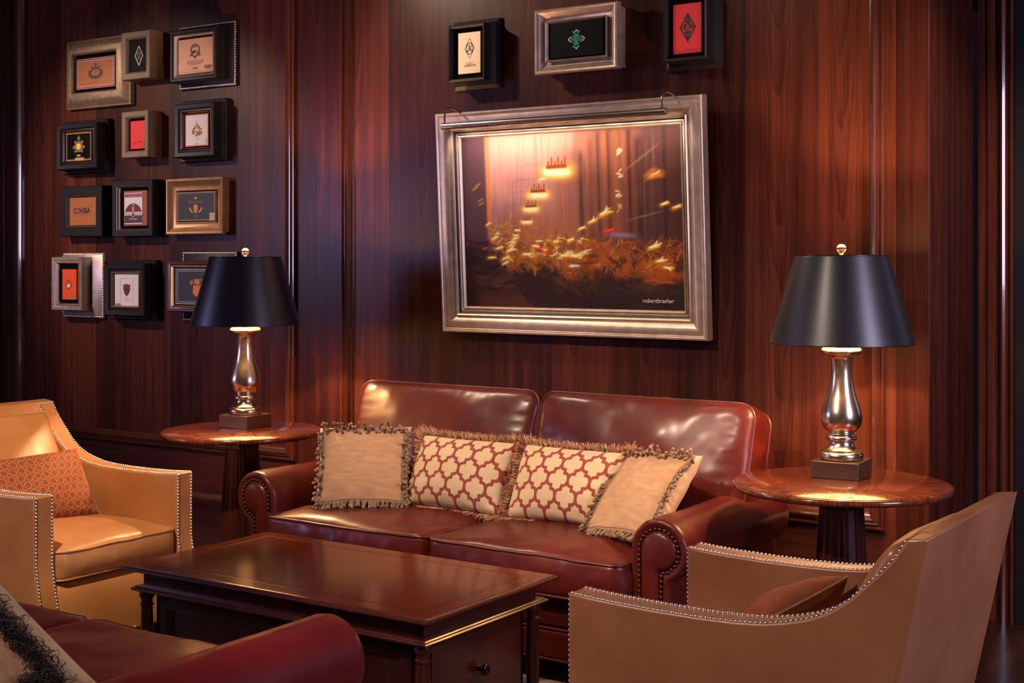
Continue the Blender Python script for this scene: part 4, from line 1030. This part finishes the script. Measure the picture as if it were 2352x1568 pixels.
# ------------------------------------------------------------------ armchairs
def make_chair(label, loc, rz, mat_, m2):
    t = thing('armchair', label, 'armchair', group='leather armchairs with nailhead trim')
    W, TH_ = .755, .085
    # side outline: (d, z), d = distance behind the arm front
    top = [(0, .652), (.06, .648), (.12, .645), (.24, .642), (.36, .642), (.46, .645), (.53, .651), (.586, .662), (.64, .677), (.69, .698), (.74, .733), (.783, .775), (.815, .806), (.843, .838), (.875, .888)]
    front = [(-.048, .095), (-.045, .16), (-.036, .23), (-.020, .30), (-.007, .36), (0, .41), (0, .53)]
    side = front+top+[(.920, .893), (.826, .45), (.752, .10)]
    for s in (-1, 1):
        y0, y1 = (W/2-TH_, W/2) if s > 0 else (-W/2, -W/2+TH_)
        arm = obj('arm', MB().prism([(-d, z) for d, z in side], y0, y1), mat_, t, bevel=.006, bseg=3, ang=30)
        path = [Vector((-d, 0, z)) for d, z in front+top]
        for yy_, in ((y0+.008,), (y1-.008,)):
            nb = MB(); acc = .01
            for i in range(len(path)-1):
                a, b = path[i], path[i+1]; Lq = (b-a).length; tn = (b-a).normalized(); nrm = Vector((-tn.z, 0, tn.x)) if False else Vector((tn.z, 0, -tn.x))
                if nrm.dot(Vector((.5, 0, .9))) < 0: nrm = -nrm
                while acc < Lq:
                    p = a+(b-a)*(acc/Lq); nb.dome((p.x+nrm.x*.0005, yy_, p.z+nrm.z*.0005), nrm, .0060, 8); acc += .0130
                acc -= Lq
            obj('nailhead_trim', nb, M['nail'], arm, ang=60)
    # back shell with a thick top
    yo = W/2-.002
    bk = MB().prism([(-d, z) for d, z in [(.60, .10), (.66, .45), (.76, .62), (.82, .76), (.873, .890), (.921, .895), (.827, .45), (.753, .10)]], -yo+TH_-.004, yo-TH_+.004)
    back = obj('back', bk, mat_, t, bevel=.006, bseg=3, ang=30)
    # outside back skin covering arms and back
    sk = MB().prism([(-d, z) for d, z in [(.905, .885), (.926, .896), (.832, .45), (.757, .10), (.745, .10), (.815, .45)]], -W/2+.001, W/2-.001)
    obj('outside_back', sk, mat_, t, bevel=.005, bseg=2, ang=30)
    nb = MB(); n = int((W-.02)/.013)
    for k in range(n+1):
        y_ = -W/2+.012+(W-.024)*k/n
        nb.dome((-.876, y_, .884), (.9, 0, .45), .0058, 8)
    obj('nailhead_trim', nb, M['nail'], back, ang=60)
    nb = MB(); n = int((W-.2)/.013)
    for k in range(n+1):
        y_ = -W/2+TH_+.012+(W-2*TH_-.024)*k/n
        nb.dome((-.852, y_, .835), (.9, 0, .42), .0058, 8)
    obj('nailhead_trim', nb, M['nail'], back, ang=60)
    bp = make_cushion('back_pad', t, W-2*TH_-.004, .43, .07, mat_, mat_, (-.772, 0, .615), rot=(R(90), 0, R(90)), cs=(), crown=.055, side=.004, cr=.03, wr=.002, seed=4)
    m = Matrix.Translation((-.775, 0, .628)) @ Matrix.Rotation(R(-28), 4, 'Y') @ Matrix.Rotation(R(90), 4, 'Z') @ Matrix.Rotation(R(90), 4, 'X')
    bp.matrix_local = m
    make_cushion('seat_cushion', t, .60, W-2*TH_-.006, .105, mat_, mat_, (-.285, 0, .335), piping=.0042, cs=(1, 0), crown=.040, side=.010, cr=.05, wr=.003, seed=9)
    rail = [(-.050, .10), (-.047, .17), (-.036, .24), (-.018, .295), (.0, .315), (.03, .325), (.6, .325), (.6, .10)]
    obj('front_rail', MB().prism([(-d, z) for d, z in rail], -W/2+TH_-.002, W/2-TH_+.002), mat_, t, bevel=.006, bseg=3, ang=40)
    nb = MB()
    for k in range(8): nb.dome((.050, -.27+.54*k/7, .108), (1, 0, 0), .0055, 7)
    obj('nailhead_trim', nb, M['nail'], t, ang=60)
    for dx in (-.03, -.70):
        for y_ in (-.32, .32): obj('foot', MB().lathe([(.018, 0), (.026, .088), (0, .088)], 4, (dx, y_, .012), PI/4), M['mahog_d'], t)
    t.location = loc; t.rotation_euler = (0, 0, rz)
    return t
make_chair('honey tan leather club chair with silver nailheads at the left, facing the coffee table', (-4.168, -1.655, 0), 0, M['tan'], None)
make_chair('tan brown leather club chair with silver nailheads at the right, seen from behind', (-1.843, -1.782, 0), PI, M['tan2'], None)
velvet_pillow('rust velvet lumbar pillow with a ring pattern on the left armchair', (-4.655, -1.665, .585), R(90), R(-30), 0, seed=1)
velvet_pillow('rust velvet pillow on the right armchair, mostly hidden by its arm', (-1.44, -1.78, .545), R(-90), R(-48), 0, seed=5, T=.16, h=.27, rings=False)

# ------------------------------------------------------------------ round tables and lamps
def veneer():
    q = NT('flame_mahogany')
    tc = q.n('TexCoord'); sep = q.n('SeparateXYZ'); q.set(sep.inputs[0], tc.outputs['Object'])
    a = q.math('ARCTAN2', sep.outputs[1], sep.outputs[0]); seg = q.math('DIVIDE', q.math('ADD', a, PI), PI/4)
    fr = q.math('ABSOLUTE', q.math('SUBTRACT', q.math('FRACT', seg), .5)); ix = q.math('FLOOR', seg)
    rad = q.math('SQRT', q.math('ADD', q.math('MULTIPLY', sep.outputs[0], sep.outputs[0]), q.math('MULTIPLY', sep.outputs[1], sep.outputs[1])))
    cv = q.n('CombineXYZ'); q.set(cv.inputs[0], q.math('MULTIPLY', rad, 4.0)); q.set(cv.inputs[1], q.math('MULTIPLY', fr, 6.0)); 
    n = q.n('TexNoise', Scale=1.6, Detail=5.0, Distortion=2.2); q.set(n.inputs['Vector'], cv.outputs[0])
    wv = q.math('SINE', q.math('ADD', q.math('MULTIPLY', n.outputs[0], 34.0), q.math('MULTIPLY', rad, 20.0)))
    f = q.math('MULTIPLY_ADD', wv, .16, n.outputs[0])
    c = q.ramp(f, [(.25, (.08,.014,.006,1)), (.5, (.17,.035,.013,1)), (.75, (.30,.075,.024,1))])
    q.p(Base_Color=c, Roughness=.22, Coat_Weight=.7, Coat_Roughness=.06)
    return q.m
M['veneer'] = veneer()
def round_table(label, x, y, z, D):
    t = thing('round_table', label, 'side table', (x, y, 0), group='round side tables')
    Rr = D/2
    obj('tabletop', MB().lathe([(0, z-.022), (Rr-.045, z-.022), (Rr-.020, z-.026), (Rr-.008, z-.024), (Rr-.001, z-.017), (Rr, z-.010), (Rr-.004, z-.004), (Rr-.010, z-.002), (Rr-.014, z-.003), (Rr-.018, z), (0, z)], 96), M['veneer'], t, ang=50)
    col = []
    def octo(r, zz, n=8): return [(r*math.cos(PI/n+2*PI*k/n), r*math.sin(PI/n+2*PI*k/n), zz) for k in range(n)]
    def sq(r, c, zz):      # square with cut corners
        return [(r, -r+c, zz), (r, r-c, zz), (r-c, r, zz), (-r+c, r, zz), (-r, r-c, zz), (-r, -r+c, zz), (-r+c, -r, zz), (r-c, -r, zz)]
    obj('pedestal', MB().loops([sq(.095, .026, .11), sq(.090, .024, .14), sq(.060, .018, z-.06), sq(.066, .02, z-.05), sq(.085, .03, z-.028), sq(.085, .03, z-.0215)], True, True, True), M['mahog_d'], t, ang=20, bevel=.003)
    for k in range(4):
        a = PI/2*k; mb = MB(); z0, z1 = .17, z-.085
        for e in (-1, 1):
            mb.tube([(.0885*1.0, e*.050, z0), (.0635, e*.032, z1)], .004, 6)
        mb.tube([(.0635, -.032, z1), (.0635, .032, z1)], .004, 6); mb.tube([(.0885, -.05, z0), (.0885, .05, z0)], .004, 6)
        mb.tube([(.087, -.022, z0+.02), (.062, -.013, z1-.015)], .003, 6); mb.tube([(.087, .022, z0+.02), (.062, .013, z1-.015)], .003, 6)
        obj('pedestal_panel', mb, M['mahog'], t, rot=(0, 0, a))
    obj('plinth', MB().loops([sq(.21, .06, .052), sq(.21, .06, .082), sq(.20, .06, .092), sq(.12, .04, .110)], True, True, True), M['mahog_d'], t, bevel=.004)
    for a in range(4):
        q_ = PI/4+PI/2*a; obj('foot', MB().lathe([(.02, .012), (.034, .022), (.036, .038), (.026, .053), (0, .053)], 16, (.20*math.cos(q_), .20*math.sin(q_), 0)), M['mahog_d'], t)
    return t
TZ = .75
round_table('round mahogany table carrying the lamp left of the sofa', -4.425, -.745, TZ, .715)
round_table('round mahogany table carrying the lamp right of the sofa', -1.680, -.655, TZ, .735)
def lamp(label, x, y, rz=0, e=9):
    t = thing('table_lamp', label, 'lamp', (x, y, TZ), (0, 0, rz), group='table lamps with black shades')
    B = .0585
    obj('base_block', MB().box(-.0835, .0835, -.0835, .0835, 0, B), M['bronze'], t, bevel=.0025)
    K = [(1080,60),(1079,92),(1068,99),(1052,99),(1040,90),(1036,78),(1030,71),(1020,63),(1008,57),(996,54),(992,56),(990,64),(984,69),(976,70),(968,66),(962,60),(958,56),(954,56),(950,62),(942,71),(930,81),(915,89),(900,93),(885,94),(865,92.5),(845,88),(825,82),(800,74),(770,64),(740,57),(710,52),(680,49),(650,48),(620,50),(604,54),(596,62),(590,80),(584,88),(575,91),(566,90),(558,84),(555,74),(555,16),(548,14),(536,13),(530,8),(530,0)]
    z_of = lambda yy_: 1.2005-(yy_-555)*.00076-TZ
    zb0 = z_of(1080); sc = (z_of(555)-B)/(z_of(555)-zb0)
    prof = [(r_*.00076, B+(z_of(yy_)-zb0)*sc) for yy_, r_ in K]
    # smooth the profile by subdividing with catmull-rom
    pp = []
    for i in range(len(prof)-1):
        p0 = prof[max(i-1, 0)]; p1 = prof[i]; p2 = prof[i+1]; p3 = prof[min(i+2, len(prof)-1)]
        for s_ in (0, .5):
            pp.append(tuple(.5*((2*p1[c])+(-p0[c]+p2[c])*s_+(2*p0[c]-5*p1[c]+4*p2[c]-p3[c])*s_*s_+(-p0[c]+3*p1[c]-3*p2[c]+p3[c])*s_**3) for c in (0, 1)))
    pp.append(prof[-1]); pp = [(max(a, 0), b) for a, b in pp]
    obj('body', MB().lathe(pp, 64), M['brass'], t, ang=60)
    zs0, zs1, r0, r1_ = 1.214-TZ, 1.521-TZ, .248, .161
    sh = obj('lamp_shade', MB().loops([[(r*math.cos(2*PI*k/96), r*math.sin(2*PI*k/96), z) for k in range(96)] for r, z in ((r0-.0020, zs0+.002), (r0-.001, zs0), (r0, zs0+.001), (r0-.0009, zs0+.006), (r1_+.0009, zs1-.006), (r1_, zs1-.001), (r1_-.001, zs1), (r1_-.002, zs1-.002))]), M['shade'], t, ang=50)
    obj('shade_lining', MB().loops([[(r*math.cos(2*PI*k/96), r*math.sin(2*PI*k/96), z) for k in range(96)] for r, z in ((r0-.0024, zs0+.002), (r1_-.0024, zs1-.002))]), M['lining'], sh, ang=180)
    obj('shade_trim', MB().tube([(r0*math.cos(2*PI*k/96), r0*math.sin(2*PI*k/96), zs0+.001) for k in range(96)], .0016, 6, True).tube([(r1_*math.cos(2*PI*k/96), r1_*math.sin(2*PI*k/96), zs1-.001) for k in range(96)], .0016, 6, True), M['black_metal'], sh)
    sp = MB()
    for k in range(3):
        a = 2*PI*k/3+.4; sp.tube([(0, 0, zs1-.012), (r1_*math.cos(a), r1_*math.sin(a), zs1-.004)], .0014, 5)
    obj('spider', sp, M['brass'], sh)
    zb = 1.345-TZ
    obj('socket', MB().lathe([(.010, z_of(530)), (.010, z_of(530)+.03), (.017, z_of(530)+.035), (.017, zb-.035), (0, zb-.035)], 20), M['brass'], t)
    obj('harp', MB().tube([(.045*math.sin(a)*1.0, .0, (z_of(530)+zs1-.012)/2-math.cos(a)*((zs1-.012)-z_of(530))/2) for a in [2*PI*k/40 for k in range(40)]], .0016, 6, True), M['brass'], t)
    obj('bulb', MB().lathe([(0, zb-.034), (.012, zb-.034), (.014, zb-.02), (.020, zb-.006), (.0225, zb+.006), (.018, zb+.020), (.008, zb+.027), (0, zb+.028)], 20), M['bulb'], t, ang=180)
    fz = zs1-.004
    obj('finial', MB().lathe([(.005, fz), (.009, fz+.003), (.005, fz+.007), (.008, fz+.010), (.004, fz+.013), (0, fz+.013)], 20), M['brass'], t)
    obj('finial_ball', MB().lathe([(.0165*math.sin(PI*k/14), fz+.028-.0165*math.cos(PI*k/14)) for k in range(15)], 24), M['crystal'], t, ang=180)
    L = bpy.data.lights.new('table_lamp_light', 'POINT'); L.energy = e; L.color = (1, .60, .30); L.shadow_soft_size = .022
    lo = bpy.data.objects.new('table_lamp_light', L); link(lo); lo.location = (x, y, TZ+zb+.036)
    return t
lamp('pewter baluster table lamp with black shade on the table left of the sofa', -4.485, -.665, R(3), 75)
lamp('pewter baluster table lamp with black shade on the table right of the sofa', -1.727, -.53, R(4), 50)

# ------------------------------------------------------------------ coffee table
ct = thing('coffee_table', 'dark mahogany coffee table with corner columns and an inlaid top', 'coffee table', (-3.025, -1.708, 0))
LX, LY = 1.302, .704
edge = [(.10, .444), (.060, .444), (.052, .446), (.040, .450), (.030, .456), (.024, .459), (.022, .462), (.010, .462), (.004, .464), (0, .468), (.001, .472), (.005, .475), (.010, .4755), (.012, .479), (.016, .480), (.10, .480)]
obj('tabletop', MB().frame([(a, b) for a, b in edge], LX, LY, 0, 0, 0, flat=True), M['mahog'], ct, ang=25)
obj('top_panel', MB().box(-LX/2+.09, LX/2-.09, -LY/2+.09, LY/2-.09, .455, .4802), M['mahog_top'], ct, label='reddish inlaid field')
obj('top_border', MB().frame([(.0175, .4802), (.0915, .4802)], LX, LY, 0, 0, 0, flat=True), M['mahog_top'], ct)
obj('inlay', MB().frame([(.0745, .4800), (.0745, .4806), (.0785, .4806), (.0785, .4800)], LX, LY, 0, 0, 0, flat=True), M['inlay'], ct)
obj('frieze', MB().box(-LX/2+.055, LX/2-.055, -LY/2+.055, LY/2-.055, .405, .446), M['mahog'], ct)
led = [(.10, .386), (.045, .386), (.032, .390), (.026, .394), (.024, .399), (.027, .403), (.033, .404), (.036, .408), (.05, .410), (.1, .410)]
obj('ledge_moulding', MB().frame(led, LX, LY, 0, 0, 0, flat=True), M['mahog'], ct, ang=25)
bx, by = LX/2-.085, LY/2-.085
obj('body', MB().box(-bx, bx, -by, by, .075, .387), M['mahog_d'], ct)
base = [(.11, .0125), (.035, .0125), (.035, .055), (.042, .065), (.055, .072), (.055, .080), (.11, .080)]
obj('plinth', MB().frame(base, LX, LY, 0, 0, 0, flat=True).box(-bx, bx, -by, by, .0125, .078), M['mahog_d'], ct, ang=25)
for sx in (-1, 1):
    for sy in (-1, 1):
        cp = [(.020, .080), (.027, .083), (.027, .092), (.021, .097), (.0205, .104), (.0235, .108), (.0235, .112), (.020, .116), (.0225, .18), (.0220, .26), (.0195, .335), (.0195, .338), (.0235, .341), (.0235, .346), (.0195, .349), (.0195, .362), (.023, .366), (.026, .373), (.026, .381), (.024, .387)]
        obj('corner_column', MB().lathe(cp, 28, (sx*(LX/2-.062), sy*(LY/2-.062), 0)), M['mahog'], ct, ang=40)
def panel_side(y_, s):
    fr = [(0, 0), (0, .014), (.035, .014), (.040, .010), (.045, .011), (.050, .004), (.054, 0)]
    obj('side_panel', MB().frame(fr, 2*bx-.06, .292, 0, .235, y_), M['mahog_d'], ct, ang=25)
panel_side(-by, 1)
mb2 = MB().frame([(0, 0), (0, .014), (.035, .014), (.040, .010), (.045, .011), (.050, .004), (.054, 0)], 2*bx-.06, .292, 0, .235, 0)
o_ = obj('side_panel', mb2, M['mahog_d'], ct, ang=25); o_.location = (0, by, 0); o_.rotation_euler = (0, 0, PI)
for s in (1, -1):
    dr = obj('drawer_front', MB().box(bx-.002, bx+.013, -by+.030, by-.030, .100, .370), M['mahog'], ct, bevel=.003)
    if s < 0: dr.rotation_euler = (0, 0, PI)
    kp = [(.009, 0), (.007, .010), (.012, .015), (.0185, .021), (.019, .027), (.014, .033), (0, .035)]
    kb = MB().loops([[(bx+.013+z, r*math.cos(2*PI*k/24), .248+r*math.sin(2*PI*k/24)) for k in range(24)] for r, z in kp], True, True, False)
    obj('knob', kb, M['knob'], dr, ang=60)

# ------------------------------------------------------------------ lights, camera
def area(name, loc, to, sx, sy, e, col, spread=None):
    L = bpy.data.lights.new(name, 'AREA'); L.shape = 'RECTANGLE'; L.size = sx; L.size_y = sy; L.energy = e; L.color = col
    if spread: L.spread = spread
    o = bpy.data.objects.new(name, L); link(o); o.location = loc
    o.rotation_euler = (Vector(to)-Vector(loc)).to_track_quat('-Z', 'Y').to_euler(); return o
def spot(name, loc, to, e, col, size, blend=.6, soft=.05):
    L = bpy.data.lights.new(name, 'SPOT'); L.energy = e; L.color = col; L.spot_size = R(size); L.spot_blend = blend; L.shadow_soft_size = soft
    o = bpy.data.objects.new(name, L); link(o); o.location = loc
    o.rotation_euler = (Vector(to)-Vector(loc)).to_track_quat('-Z', 'Y').to_euler(); return o
COOL = (.58, .50, 1.0)
area('window_daylight', (-8.4, -4.6, 1.95), (-3.5, -.6, 1.0), 1.2, .9, 46, COOL)
area('right_window_daylight', (1.6, -1.8, 2.0), (-1.6, .2, 1.0), 1.0, 1.4, 75, (.80, .70, 1.0))
WARM = (1, .74, .52)
spot('overhead_spot', (-3.5, -3.0, 3.2), (-4.55, -1.65, .40), 430, (1, .80, .54), 40, .8)
spot('overhead_spot', (-7.3, -2.5, 3.2), (-6.05, 0, 1.75), 290, WARM, 46, .9)
spot('overhead_spot', (-4.7, -1.0, 3.2), (-3.1, -.1, 1.6), 105, WARM, 80, .9)
spot('overhead_spot', (-3.4, -2.9, 3.2), (-2.9, -.6, .75), 330, WARM, 44, .8)
spot('overhead_spot', (-3.0, -1.3, 3.2), (-2.0, -.1, 1.8), 25, WARM, 60, .8)
spot('overhead_spot', (-2.6, -4.2, 3.2), (-1.6, -1.9, .7), 290, (1,.78,.62), 55, .8)
spot('overhead_spot', (-.4, -1.0, 3.2), (-1.6, .35, 1.3), 230, (1, .72, .55), 50, .8)  # added fill without a known fixture, brightens the wall return at the right
spot('overhead_spot', (-3.4, -4.9, 3.2), (-2.7, -3.0, .5), 110, (1, .74, .62), 45, .8)  # added fill without a known fixture, lifts the foreground sofa
w = bpy.data.worlds.new('World'); scn.world = w; w.use_nodes = True
w.node_tree.nodes['Background'].inputs[0].default_value = (.45, .28, .48, 1); w.node_tree.nodes['Background'].inputs[1].default_value = .08

cam = bpy.data.cameras.new('Camera'); co = bpy.data.objects.new('Camera', cam); link(co); scn.camera = co
co.location = (0, -5.15, 1.5); co.rotation_euler = (R(90), 0, R(34))
cam.sensor_fit = 'HORIZONTAL'; cam.sensor_width = 36; cam.lens = 36*3151/2352
cam.shift_x = 0; cam.shift_y = -(784-600)/2352
cam.clip_start = .05
vs2 = scn.view_settings
vs2.view_transform = 'Standard'; vs2.look = 'None'; vs2.exposure = .12; vs2.gamma = 1; vs2.use_curve_mapping = False
